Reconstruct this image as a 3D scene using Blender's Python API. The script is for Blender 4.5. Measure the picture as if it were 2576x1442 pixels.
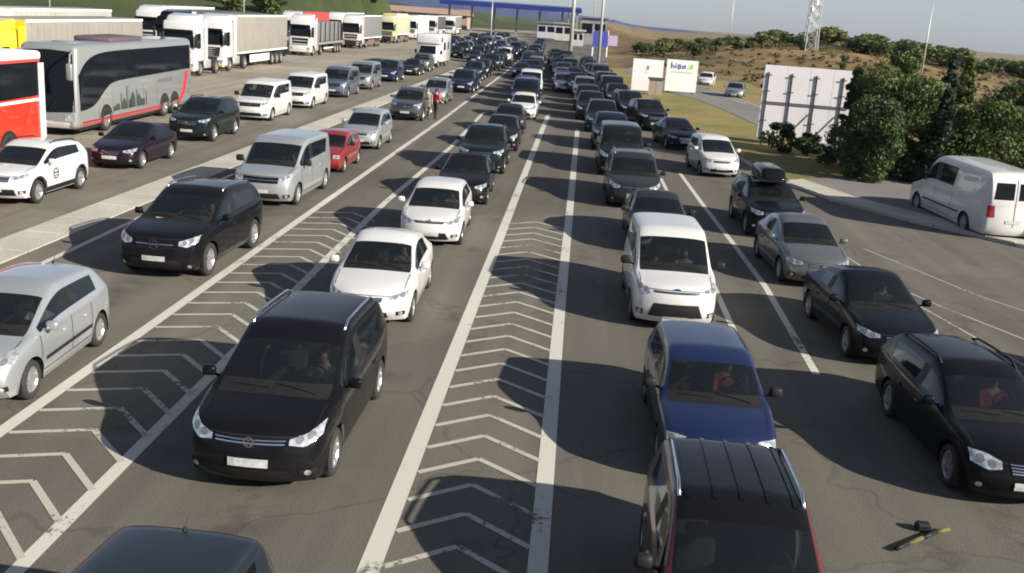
import bpy, bmesh, math, random
import numpy as np
from mathutils import Vector, Matrix
from mathutils.bvhtree import BVHTree
R = math.radians
scene = bpy.context.scene
for o in list(bpy.data.objects): bpy.data.objects.remove(o)
COL = scene.collection

# ------------------------------------------------------------------ camera
CAM_H = 6.2
cd = bpy.data.cameras.new('camera'); cam = bpy.data.objects.new('camera', cd); COL.objects.link(cam)
cd.sensor_fit = 'HORIZONTAL'; cd.sensor_width = 36.0
cd.lens = 36.0 * 2610 / 2576
cd.clip_start = 0.1; cd.clip_end = 12000
_p, _r, _y = R(14.75), R(4.0), R(-2.9)
_f = Vector((math.sin(_y)*math.cos(_p), math.cos(_y)*math.cos(_p), -math.sin(_p)))
_rt = Vector((math.cos(_y), -math.sin(_y), 0)); _up = _rt.cross(_f)
_R = _rt*math.cos(_r) + _up*math.sin(_r); _U = -_rt*math.sin(_r) + _up*math.cos(_r)
cam.matrix_world = Matrix(((_R.x, _U.x, -_f.x, 0), (_R.y, _U.y, -_f.y, 0), (_R.z, _U.z, -_f.z, CAM_H), (0, 0, 0, 1)))
scene.camera = cam

# ------------------------------------------------------------------ world, sun, exposure
SUN_EL = R(24.5)
SUN_DIR = Vector((1.95, -1.0, 0)).normalized()          # horizontal direction towards the sun
world = bpy.data.worlds.new('World'); scene.world = world; world.use_nodes = True
wn = world.node_tree.nodes; wl = world.node_tree.links
for n in list(wn): wn.remove(n)
w_out = wn.new('ShaderNodeOutputWorld'); w_bg = wn.new('ShaderNodeBackground'); w_sky = wn.new('ShaderNodeTexSky')
w_sky.sky_type = 'NISHITA'; w_sky.sun_disc = False
w_sky.sun_elevation = SUN_EL
w_sky.sun_rotation = math.atan2(SUN_DIR.x, SUN_DIR.y)
w_sky.air_density = 1.0; w_sky.dust_density = 0.5; w_sky.ozone_density = 2.5; w_sky.altitude = 300
w_hsv = wn.new('ShaderNodeHueSaturation'); w_hsv.inputs['Saturation'].default_value = 0.45
w_bg.inputs['Strength'].default_value = 0.053
wl.new(w_sky.outputs[0], w_hsv.inputs['Color']); w_tint = wn.new('ShaderNodeMix'); w_tint.data_type = 'RGBA'; w_tint.blend_type = 'MULTIPLY'; w_tint.inputs['Factor'].default_value = 1; w_tint.inputs[7].default_value = (.88, .97, 1.13, 1)
wl.new(w_hsv.outputs[0], w_tint.inputs[6]); wl.new(w_tint.outputs[2], w_bg.inputs['Color']); wl.new(w_bg.outputs[0], w_out.inputs['Surface'])
sl = bpy.data.lights.new('sun', 'SUN'); sl.energy = 5.0; sl.angle = R(0.5); sl.color = (1.0, 0.93, 0.81)
sun = bpy.data.objects.new('sun', sl); COL.objects.link(sun)
sdir = Vector((SUN_DIR.x*math.cos(SUN_EL), SUN_DIR.y*math.cos(SUN_EL), math.sin(SUN_EL)))
sun.rotation_euler = sdir.to_track_quat('Z', 'Y').to_euler(); sun.location = (40, -30, 60)
scene.cycles.filter_width = 1.9
scene.view_settings.view_transform = 'Standard'; scene.view_settings.look = 'None'
scene.view_settings.exposure = 0.90; scene.view_settings.gamma = 1.0
try: scene.view_settings.use_curve_mapping = False
except Exception: pass

# ------------------------------------------------------------------ materials
MATS = {}
def newmat(name):
    m = bpy.data.materials.new(name); m.use_nodes = True
    return m, m.node_tree.nodes, m.node_tree.links, m.node_tree.nodes['Principled BSDF']
def mat(name, col, rough=0.5, metal=0.0, coat=0.0, spec=0.5, var=0.0, scale=8.0, bump=0.0, bscale=40.0, emit=None):
    if name in MATS: return MATS[name]
    m, n, l, b = newmat(name)
    c = (*col, 1)
    b.inputs['Base Color'].default_value = c; b.inputs['Roughness'].default_value = rough; b.inputs['Metallic'].default_value = metal
    b.inputs['Specular IOR Level'].default_value = spec
    if coat: b.inputs['Coat Weight'].default_value = coat; b.inputs['Coat Roughness'].default_value = 0.06
    tc = None
    if var or bump:
        tc = n.new('ShaderNodeTexCoord')
    if var:
        t = n.new('ShaderNodeTexNoise'); t.inputs['Scale'].default_value = scale; t.inputs['Detail'].default_value = 5
        l.new(tc.outputs['Object'], t.inputs['Vector'])
        mr = n.new('ShaderNodeMapRange'); mr.inputs['From Min'].default_value = .3; mr.inputs['From Max'].default_value = .7
        mr.inputs['To Min'].default_value = 1-var; mr.inputs['To Max'].default_value = 1+var
        l.new(t.outputs['Fac'], mr.inputs['Value'])
        mx = n.new('ShaderNodeMix'); mx.data_type = 'RGBA'; mx.blend_type = 'MULTIPLY'; mx.inputs['Factor'].default_value = 1
        mx.inputs[6].default_value = c; l.new(mr.outputs[0], mx.inputs[7]); l.new(mx.outputs[2], b.inputs['Base Color'])
    if bump:
        t2 = n.new('ShaderNodeTexNoise'); t2.inputs['Scale'].default_value = bscale; t2.inputs['Detail'].default_value = 4
        l.new(tc.outputs['Object'], t2.inputs['Vector'])
        bp = n.new('ShaderNodeBump'); bp.inputs['Strength'].default_value = bump; bp.inputs['Distance'].default_value = 0.03
        l.new(t2.outputs['Fac'], bp.inputs['Height']); l.new(bp.outputs[0], b.inputs['Normal'])
    if emit: b.inputs['Emission Color'].default_value = (*emit[0], 1); b.inputs['Emission Strength'].default_value = emit[1]
    MATS[name] = m
    return m
def paint(name, col, metal=0.0, rough=0.32):
    """car lacquer with a thin film of road dust on faces that look up and low on the flanks"""
    key = 'paint_'+name
    if key in MATS: return MATS[key]
    m, n, l, b = newmat(key)
    b.inputs['Metallic'].default_value = metal; b.inputs['Roughness'].default_value = rough
    dark = max(col) < .05; b.inputs['Specular IOR Level'].default_value = .06 if dark else .4
    b.inputs['Coat Weight'].default_value = 0.5 if dark else 0.75
    if dark: b.inputs['Coat IOR'].default_value = 1.33; b.inputs['Coat Roughness'].default_value = 0.062
    tc = n.new('ShaderNodeTexCoord'); t = n.new('ShaderNodeTexNoise'); t.inputs['Scale'].default_value = 2.6; t.inputs['Detail'].default_value = 6
    l.new(tc.outputs['Object'], t.inputs['Vector'])
    sx = n.new('ShaderNodeSeparateXYZ'); l.new(tc.outputs['Object'], sx.inputs[0])
    low = n.new('ShaderNodeMapRange'); low.inputs['From Min'].default_value = .75; low.inputs['From Max'].default_value = .2
    low.inputs['To Min'].default_value = .002 if dark else .015; low.inputs['To Max'].default_value = .09 if dark else .20; l.new(sx.outputs['Z'], low.inputs['Value'])
    ml = n.new('ShaderNodeMath'); ml.operation = 'MULTIPLY'; l.new(low.outputs[0], ml.inputs[0]); l.new(t.outputs['Fac'], ml.inputs[1])
    mx = n.new('ShaderNodeMix'); mx.data_type = 'RGBA'; mx.inputs[6].default_value = (*col, 1); mx.inputs[7].default_value = (.14, .12, .10, 1)
    l.new(ml.outputs[0], mx.inputs['Factor']); l.new(mx.outputs[2], b.inputs['Base Color'])
    MATS[key] = m
    return m
def glassmat(name, tint, refl_rough=0.03, dens=0.55):
    if name in MATS: return MATS[name]
    m, n, l, b = newmat(name); n.remove(b); out = n['Material Output']
    tr = n.new('ShaderNodeBsdfTransparent'); tr.inputs[0].default_value = (*tint, 1)
    gl = n.new('ShaderNodeBsdfGlossy'); gl.inputs['Roughness'].default_value = refl_rough; gl.inputs['Color'].default_value = (.9, .95, 1, 1)
    df = n.new('ShaderNodeBsdfDiffuse'); df.inputs[0].default_value = (.012, .015, .017, 1)
    m1 = n.new('ShaderNodeMixShader'); m1.inputs[0].default_value = dens; l.new(tr.outputs[0], m1.inputs[1]); l.new(df.outputs[0], m1.inputs[2])
    fr = n.new('ShaderNodeFresnel'); fr.inputs['IOR'].default_value = 1.45
    m2 = n.new('ShaderNodeMixShader'); l.new(fr.outputs[0], m2.inputs[0]); l.new(m1.outputs[0], m2.inputs[1]); l.new(gl.outputs[0], m2.inputs[2])
    l.new(m2.outputs[0], out.inputs['Surface']); MATS[name] = m
    return m
GLASS = glassmat('window_glass', (.55, .62, .6))
DGLASS = mat('dark_glass', (.008, .010, .013), rough=.06, spec=.10)
BLACK = mat('black_plastic', (.014, .014, .015), rough=.55, spec=.25, var=.2)
GLOSSBLACK = mat('gloss_black', (.007, .007, .008), rough=.12, spec=.25)
TYRE = mat('tyre_rubber', (.022, .021, .02), rough=.85, var=.25, scale=20)
RIM = mat('alloy_rim', (.42, .42, .42), rough=.35, metal=.7, var=.15)
CAP = mat('grey_hub', (.3, .3, .3), rough=.5, metal=.2)
CHROME = mat('chrome', (.75, .75, .76), rough=.15, metal=1.0)
LAMP = mat('headlamp', (.55, .57, .59), rough=.14, metal=.55, coat=1.0, var=.5, scale=14)
LAMPD = mat('headlamp_dark', (.2, .21, .22), rough=.15, metal=.3, coat=1.0)
TAIL = mat('tail_lamp', (.28, .012, .012), rough=.2, coat=.8)
AMBER = mat('amber_lamp', (.75, .4, .05), rough=.25, coat=.6)
PLATE = mat('number_plate', (.45, .45, .44), rough=.5, var=.25, scale=16)
PLATEINK = mat('plate_ink', (.05, .05, .06), rough=.6)
SEAT = mat('seat_cloth', (.06, .06, .065), rough=.9, var=.2)
DASH = mat('dashboard', (.03, .03, .032), rough=.8)
PAPER = mat('paper', (.75, .74, .7), rough=.8)
SEAM = mat('panel_gap', (.006, .006, .006), rough=.9)
STEEL = mat('galvanised_steel', (.5, .5, .49), rough=.5, metal=.4, var=.15)
WHITE = mat('white_paint', (.8, .8, .78), rough=.45, var=.04)

# ------------------------------------------------------------------ mesh helpers
class MB:
    def __init__(s): s.v = []; s.f = []
    def add(s, vs, fs):
        o = len(s.v); s.v += [tuple(v) for v in vs]; s.f += [tuple(i+o for i in f) for f in fs]; return s
    def box(s, x0, x1, y0, y1, z0, z1):
        return s.add([(x0,y0,z0),(x1,y0,z0),(x1,y1,z0),(x0,y1,z0),(x0,y0,z1),(x1,y0,z1),(x1,y1,z1),(x0,y1,z1)],
                     [(0,3,2,1),(4,5,6,7),(0,1,5,4),(1,2,6,5),(2,3,7,6),(3,0,4,7)])
    def hexa(s, p):   # 8 points, bottom ring then top ring
        return s.add(p, [(0,3,2,1),(4,5,6,7),(0,1,5,4),(1,2,6,5),(2,3,7,6),(3,0,4,7)])
    def rbox(s, x0, x1, y0, y1, z0, z1, b=.05, seg=2, taper=None):
        bm = bmesh.new(); bmesh.ops.create_cube(bm, size=1)
        for v in bm.verts:
            v.co = Vector(((x0+x1)/2+v.co.x*(x1-x0), (y0+y1)/2+v.co.y*(y1-y0), (z0+z1)/2+v.co.z*(z1-z0)))
            if taper: v.co = taper(v.co)
        bmesh.ops.bevel(bm, geom=bm.edges[:], offset=b, segments=seg, affect='EDGES', profile=.5)
        s.addbm(bm); return s
    def addbm(s, bm):
        bm.verts.ensure_lookup_table(); bm.verts.index_update()
        s.add([v.co for v in bm.verts], [[v.index for v in f.verts] for f in bm.faces]); bm.free()
    def tube(s, p0, p1, r0, r1=None, n=8, caps=True):
        r1 = r0 if r1 is None else r1
        p0 = Vector(p0); p1 = Vector(p1); d = (p1-p0).normalized()
        a = d.orthogonal().normalized(); b = d.cross(a)
        vs = [p0+(a*math.cos(t)+b*math.sin(t))*r0 for t in [2*math.pi*i/n for i in range(n)]]
        vs += [p1+(a*math.cos(t)+b*math.sin(t))*r1 for t in [2*math.pi*i/n for i in range(n)]]
        fs = [(i, (i+1)%n, n+(i+1)%n, n+i) for i in range(n)]
        if caps: fs += [tuple(range(n-1, -1, -1)), tuple(range(n, 2*n))]
        return s.add(vs, fs)
    def path(s, pts, r, n=6):
        for a, b in zip(pts, pts[1:]): s.tube(a, b, r, r, n)
        return s
    def sweep(s, pts, r, n=8):
        pts = [Vector(p) for p in pts]; k = len(pts); vs = []
        for i, p in enumerate(pts):
            d = (pts[min(i+1, k-1)]-pts[max(i-1, 0)]).normalized(); a = d.cross(Vector((0, 0, 1)))
            a = a.normalized() if a.length > 1e-4 else Vector((1, 0, 0)); b = d.cross(a)
            vs += [p+(a*math.cos(2*math.pi*j/n)+b*math.sin(2*math.pi*j/n))*r for j in range(n)]
        fs = [(i*n+j, i*n+(j+1) % n, (i+1)*n+(j+1) % n, (i+1)*n+j) for i in range(k-1) for j in range(n)]
        return s.add(vs, fs+[tuple(range(n-1, -1, -1)), tuple(range((k-1)*n, k*n))])
    def lathe(s, prof, axis='x', n=24, c=(0,0,0)):
        vs = []; k = len(prof)
        for i in range(n):
            t = 2*math.pi*i/n
            for (h, r) in prof:
                p = (h, r*math.cos(t), r*math.sin(t)) if axis == 'x' else (r*math.cos(t), r*math.sin(t), h)
                vs.append((p[0]+c[0], p[1]+c[1], p[2]+c[2]))
        fs = [(i*k+j, i*k+j+1, ((i+1)%n)*k+j+1, ((i+1)%n)*k+j) for i in range(n) for j in range(k-1)]
        return s.add(vs, fs)
    def mesh(s, name, smooth=False):
        me = bpy.data.meshes.new(name); me.from_pydata(s.v, [], s.f); me.materials.append(None)
        if smooth: me.polygons.foreach_set('use_smooth', [True]*len(me.polygons))
        me.update(); return me
    def build(s, name, m, parent=None, smooth=False, loc=(0,0,0), rz=0):
        return link(name, s.mesh(name, smooth), m, parent, loc, rz)
def link(name, me, m, parent=None, loc=(0,0,0), rz=0):
    o = bpy.data.objects.new(name, me); COL.objects.link(o); o.location = loc; o.rotation_euler = (0, 0, rz)
    if parent is not None: o.parent = parent
    if m is not None:
        if isinstance(m, (list, tuple)):
            for i, mm in enumerate(m): o.material_slots[i].link = 'OBJECT'; o.material_slots[i].material = mm
        else:
            o.material_slots[0].link = 'OBJECT'; o.material_slots[0].material = m
    return o
def empty(name, loc=(0,0,0), rz=0):
    o = bpy.data.objects.new(name, None); COL.objects.link(o); o.location = loc; o.rotation_euler = (0, 0, rz); o.empty_display_size = .3
    return o
def tag(o, label, cat, group=None, kind=None):
    if label: o['label'] = label
    if cat: o['category'] = cat
    if group: o['group'] = group
    if kind: o['kind'] = kind
    return o
def meshnp(name, V, F, smooth=True):
    me = bpy.data.meshes.new(name); me.from_pydata(V.tolist(), [], F if isinstance(F, list) else F.tolist()); me.materials.append(None)
    if smooth: me.polygons.foreach_set('use_smooth', [True]*len(me.polygons))
    me.update(); return me
def evaluated(me, mods):
    o = bpy.data.objects.new('tmp', me); COL.objects.link(o); mods(o)
    dg = bpy.context.evaluated_depsgraph_get(); dg.update()
    r = bpy.data.meshes.new_from_object(o.evaluated_get(dg), depsgraph=dg)
    bpy.data.objects.remove(o); return r

JOINED = ('panel_gap', 'reflector', 'grille_bar', 'skirt_stripe', 'side_print')
class Tmpl:
    """a thing with parts and sub-parts, built once and copied"""
    def __init__(s): s.p = []
    def add(s, name, me, m, parent=-1, loc=(0,0,0), rz=0, detail=0, label=None):
        label = label or None
        s.p.append((name, me, m, parent, loc, rz, detail, label)); return len(s.p)-1
    def place(s, name, label, cat, group, loc, rz=0, mats=None, detail=2, scale=None, skip=()):
        root = empty(name, loc, rz); tag(root, label, cat, group)
        if scale: root.scale = scale
        return s.attach(root, mats, detail, skip)
    def attach(s, root, mats=None, detail=2, skip=()):
        objs = {}
        for i, (n, me, m, par, lc, r, det, lb) in enumerate(s.p):
            if det > detail or n in skip or (par >= 0 and par not in objs): continue
            mm = (mats or {}).get(m, None) if isinstance(m, str) else m
            if isinstance(m, str) and mm is None: mm = WHITE
            o = link(n, me, mm, objs[par] if par >= 0 else root, lc, r); objs[i] = o
            if lb: o['label'] = lb
            if n in JOINED: o['kind'] = 'stuff'
        return root

# ------------------------------------------------------------------ road vehicles: wheels
def wheel_meshes(r, wd, kind='alloy'):
    t = MB(); h = wd/2; ri = r*.66
    t.lathe([(-h*.7, ri), (-h, ri+.02), (-h, r-.05), (-h*.8, r-.012), (-h*.35, r), (h*.35, r), (h*.8, r-.012), (h, r-.05), (h, ri+.02), (h*.7, ri)], n=28)
    rm = MB()
    rm.lathe([(h*.72, ri+.005), (h*.80, ri-.012), (h*.55, ri-.03), (h*.25, ri-.04), (h*.2, .02)], n=24)
    rm.lathe([(h*.60, .001), (h*.62, .055), (h*.3, .07)], n=12)
    n = 5 if kind == 'alloy' else 9
    for i in range(n):
        a = 2*math.pi*i/n; ca, sa = math.cos(a), math.sin(a); wsp = .035 if kind == 'alloy' else .022
        def P(hh, rr, tt): return (hh, rr*ca-tt*sa, rr*sa+tt*ca)
        rm.hexa([P(h*.3,.04,-wsp),P(h*.3,.04,wsp),P(h*.3,ri-.02,wsp*1.1),P(h*.3,ri-.02,-wsp*1.1),P(h*.66,.04,-wsp),P(h*.66,.04,wsp),P(h*.74,ri-.02,wsp*1.1),P(h*.74,ri-.02,-wsp*1.1)])
    return t.mesh('wheel', True), rm.mesh('rim')
WCACHE = {}
def wheels(r, wd, kind='alloy'):
    k = (round(r, 3), wd, kind)
    if k not in WCACHE: WCACHE[k] = wheel_meshes(r, wd, kind)
    return WCACHE[k]

# ------------------------------------------------------------------ cars: one smooth lofted shell, cut into panels, panes and doors
TAGS = dict(body=0, hood=1, roof=2, windshield=3, rear_window=4, door_f=5, door_r=6, win_f=7, win_r=8, win_q=9, cowl=10, pillar=11, front=12, rear=13)
def car_shell(T):
    L, W, H = T['L'], T['W'], T['H']; w = W/2; gc = T.get('gc', .2)
    sc, zc, sf, zf, sr, zr, sd, zd = (T[k] for k in ('sc','zc','sf','zf','sr','zr','sd','zd'))
    zn, zt = T['zn'], T['zt']; b0, b1 = T['belt']; wr = T['wr']*w; B, C, Q = T['B'], T['C'], T['Q']; fo, wb = T['fo'], T['wb']
    corner = T.get('corner', .32)
    def lerp(a, b, t): return a+(b-a)*t
    def belt(s): return lerp(b0, b1, min(1, max(0, (s-sc)/(sd-sc))))
    S = []   # (kind, s_low, s_top, zbelt, ztop, wf)
    S.append(('h', corner*.8, .07, zn-.10, zn, .88))
    S.append(('h', corner*.8+.16, .34, lerp(zn-.06, b0-.04, .3), lerp(zn, zc, .30)+.02, .955))
    S.append(('h', fo, max(.62, fo*.85), lerp(zn-.04, b0, .62), lerp(zn, zc, .66)+.02, .99))
    S.append(('h', max(sc-.02, fo+.2), sc-.07, b0-.015, zc-.012, 1.0))
    S.append(('c', sc+.22, sc, b0, zc+.012, 1.0))
    S.append(('r', max(sf-.2, sc+.45), sf, belt(sf), zf, 1.0))
    zm = lambda s: H - (H-zf)*max(0, (B-s)/(B-sf))**2 if s < B else H - (H-zr)*max(0, (s-B)/(sr-B))**2.2
    S.append(('r', B-.045, B-.04, belt(B), H, 1.0))
    S.append(('r', B+.045, B+.05, belt(B), H, 1.0))
    S.append(('r', C, C, belt(C), zm(C), 1.0))
    S.append(('r', lerp(C, L-.3, .45), Q, belt(Q), zm(Q), .995))
    S.append(('r', lerp(C, L-.3, .75), sr, belt(sr), zr, .975))
    S.append(('d', min(L-.28, max(sd-.05, lerp(C, L-.3, .9))), sd, b1, zd, .945))
    S.append(('d', L-.18, L-.05, min(b1, zt-.03), zt, .90))
    rings = []
    plan = lambda y: corner*(abs(y)/w)**2.6
    planr = lambda y: corner*.8*(abs(y)/w)**2.6
    for i, (k, s_l, s_t, zb, ztop, wf) in enumerate(S):
        ww = w*wf; z1 = gc+.15; z2 = gc+(zb-gc)*.66
        ring = [(ww*.93, s_l, gc), (ww*.985, s_l, z1), (ww, s_l, z2), (ww*.972, s_l, zb)]
        if k == 'r':
            fl = T.get('flank', .94)
            ring += [(w*wf*fl, s_l, zb+.035), (wr+(w*fl-wr)*.20, s_t+.02, ztop-.112), (wr, s_t, ztop-.05), (wr*.74, s_t-.01, ztop-.014), (wr*.38, s_t-.015, ztop), (0, s_t-.02, ztop+.003)]
        elif k == 'c':
            ring += [(ww*.945, s_l-.02, zb+.035), (ww*.885, s_l-.05, zb+.07), (ww*.85, s_t+.13, ztop+.0), (ww*.60, s_t+.05, ztop+.005), (ww*.3, s_t+.01, ztop+.008), (0, s_t, ztop+.01)]
        else:
            st = lambda y: s_t + (plan(y) if i == 0 else (plan(y)*.6 if i == 1 else (-planr(y) if i == 12 else (.10*(abs(y)/w)**2 if i == 3 else 0))))
            ys = [ww*.945, ww*.88, ww*.80, ww*.56, ww*.28, 0]
            zs = [zb+(ztop-zb)*.42, zb+(ztop-zb)*.72, ztop-.03, ztop-.01, ztop, ztop+.006]
            if i == 3: ys[2] = ww*.83
            ring += [(y, (s_l+st(y))/2 if j == 0 else st(y), z) for j, (y, z) in enumerate(zip(ys, zs))]
        rings.append(ring)
    verts = []; idx = {}
    def V(x, s, z, key):
        if key not in idx: idx[key] = len(verts); verts.append((x, s-L/2, z))
        return idx[key]
    faces = []; tags = []
    for side in (1, -1):
        g = {}
        for i, ring in enumerate(rings):
            for j, (y, s, z) in enumerate(ring):
                g[i, j] = V(y*side, s, z, ('c', i) if j == 9 else (side, i, j))
        def face(a, b, c, d, t):
            faces.append((a, b, c, d) if side == 1 else (d, c, b, a)); tags.append(TAGS[t])
        for i in range(12):
            for j in range(9):
                t = 'body'
                if j >= 6:
                    if i in (0, 1, 2): t = 'hood'
                    elif i == 3: t = 'cowl'
                    elif i == 4: t = 'windshield'
                    elif i == 10: t = 'rear_window'
                    elif 5 <= i <= 9: t = 'roof'
                elif j == 4:
                    if i in (4, 5): t = 'win_f'
                    elif i == 6: t = 'pillar'
                    elif i == 7: t = 'win_r' if T.get('rearglass', 1) else 'body'
                    elif i == 8: t = 'win_q' if T.get('quarter', 1) else 'body'
                elif j in (1, 2, 3):
                    if i in (4, 5): t = 'door_f'
                    elif i in (6, 7): t = 'door_r'
                face(g[i, j], g[i+1, j], g[i+1, j+1], g[i, j+1], t)
        # front and rear caps: rows 0..3, columns 3..9
        for end, i in (('front', 0), ('rear', 12)):
            cap = {}
            zr_ = [gc, gc+.16, gc+(rings[i][3][2]-gc)*.66, 0]
            for k in range(3, 10):
                y = rings[i][k][0]
                for j in range(4):
                    if k == 3: cap[j, k] = g[i, j]
                    elif j == 3: cap[j, k] = g[i, k]
                    else:
                        if end == 'front': s = plan(y)*.92 + (.13, .0, .015)[j]
                        else: s = L - planr(y) - (.12, .0, .0)[j]
                        cap[j, k] = V(y*side, s, zr_[j], (end, 'c', j) if k == 9 else (side, end, j, k))
            for k in range(3, 9):
                for j in range(3):
                    q = (cap[j, k+1], cap[j, k], cap[j+1, k], cap[j+1, k+1])
                    if end == 'rear': q = q[::-1]
                    faces.append(q if side == 1 else q[::-1]); tags.append(TAGS['front' if end == 'front' else 'rear'])
    me = bpy.data.meshes.new('cage'); me.from_pydata(verts, [], faces)
    for t in range(14): me.materials.append(None)
    me.polygons.foreach_set('material_index', tags)
    def mods(o):
        m = o.modifiers.new('s', 'SUBSURF'); m.levels = 3; m.render_levels = 3
    ev = evaluated(me, mods); bpy.data.meshes.remove(me)
    n = len(ev.vertices); P = np.empty(n*3); ev.vertices.foreach_get('co', P); P = P.reshape(-1, 3)
    F = np.empty(len(ev.polygons)*4, int); ev.polygons.foreach_get('vertices', F); F = F.reshape(-1, 4)
    tg = np.empty(len(ev.polygons), int); ev.polygons.foreach_get('material_index', tg)
    bpy.data.meshes.remove(ev)
    # wheel arches
    keep = np.ones(len(F), bool); ra = T['r']+T.get('arch', .055)
    c = P[F].mean(1)
    for s in (fo, fo+wb):
        y0 = s-L/2; z0 = T['r']
        d = np.hypot(c[:, 1]-y0, c[:, 2]-z0)
        dead = (d < ra) & (np.abs(c[:, 0]) > w*.62) & (c[:, 2] < T['r']+ra)
        keep &= ~dead
        vd = np.zeros(n, bool); vd[F[dead].ravel()] = True; vk = np.zeros(n, bool); vk[F[~dead].ravel()] = True
        bv = np.where(vd & vk)[0]
        dy = P[bv, 1]-y0; dz = P[bv, 2]-z0; dd = np.hypot(dy, dz)
        up = (dz > -.12) & (dd > .5*ra) & (dd < 1.5*ra)
        P[bv[up], 1] = y0+dy[up]/dd[up]*ra; P[bv[up], 2] = z0+dz[up]/dd[up]*ra
    F = F[keep]; tg = tg[keep]
    return P, F, tg
def submesh(name, P, F):
    u, inv = np.unique(F, return_inverse=True)
    return meshnp(name, P[u], inv.reshape(-1, 4))

class Surf:
    def __init__(s, P, F, L): s.b = BVHTree.FromPolygons(P.tolist(), F.tolist()); s.L = L
    def front(s, x, z, off=.006):
        h = s.b.ray_cast(Vector((x, -s.L, z)), Vector((0, 1, 0)))
        if h[0] is None: return None
        nn = h[1] if h[1].y < 0 else -h[1]
        return h[0]+nn*off
    def rear(s, x, z, off=.006):
        h = s.b.ray_cast(Vector((x, s.L, z)), Vector((0, -1, 0)))
        if h[0] is None: return None
        nn = h[1] if h[1].y > 0 else -h[1]
        return h[0]+nn*off
    def side(s, sd, y, z, off=.004):
        h = s.b.ray_cast(Vector((sd*3, y, z)), Vector((-sd, 0, 0)))
        if h[0] is None: return None
        nn = h[1] if h[1].x*sd > 0 else -h[1]
        return h[0]+nn*off
    def top(s, x, y, off=.004):
        h = s.b.ray_cast(Vector((x, y, 6)), Vector((0, 0, -1)))
        if h[0] is None: return None
        nn = h[1] if h[1].z > 0 else -h[1]
        return h[0]+nn*off
def resample(pts, n):
    pts = [np.array(p, float) for p in pts]; out = []
    for i in range(n):
        t = i/(n-1)*(len(pts)-1); k = min(int(t), len(pts)-2); out.append(pts[k]+(pts[k+1]-pts[k])*(t-k))
    return out
def decal(fn, lo, up, n=8, m=4, off=.006, spread=.24):
    """a patch between two outlines, laid onto the shell by casting rays"""
    a = resample(lo, n); b = resample(up, n); mb = MB(); vs = []
    for j in range(m+1):
        for i in range(n):
            q = a[i]+(b[i]-a[i])*j/m; p = fn(q[0], q[1], off)
            vs.append(p)
    fs = [(j*n+i, j*n+i+1, (j+1)*n+i+1, (j+1)*n+i) for j in range(m) for i in range(n-1)]
    fs = [f for f in fs if all(vs[k] is not None for k in f)]
    fs = [f for f in fs if max((vs[f[0]]-vs[k]).length for k in f) < spread]
    vs = [v if v is not None else Vector((0, 0, .5)) for v in vs]
    mb.add(vs, fs); return mb
def ribbon(mb, fn, pts, wd=.012, off=.004, n=14):
    pts = resample(pts, n); prev = None
    for i, p in enumerate(pts):
        d = pts[min(i+1, n-1)]-pts[max(i-1, 0)]; d = d/np.linalg.norm(d); q = np.array((-d[1], d[0]))*wd/2
        a = fn(*(p-q), off); b = fn(*(p+q), off)
        if a is None or b is None: prev = None; continue
        if prev: mb.add([prev[0], prev[1], b, a], [(0, 1, 2, 3)])
        prev = (a, b)

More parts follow.
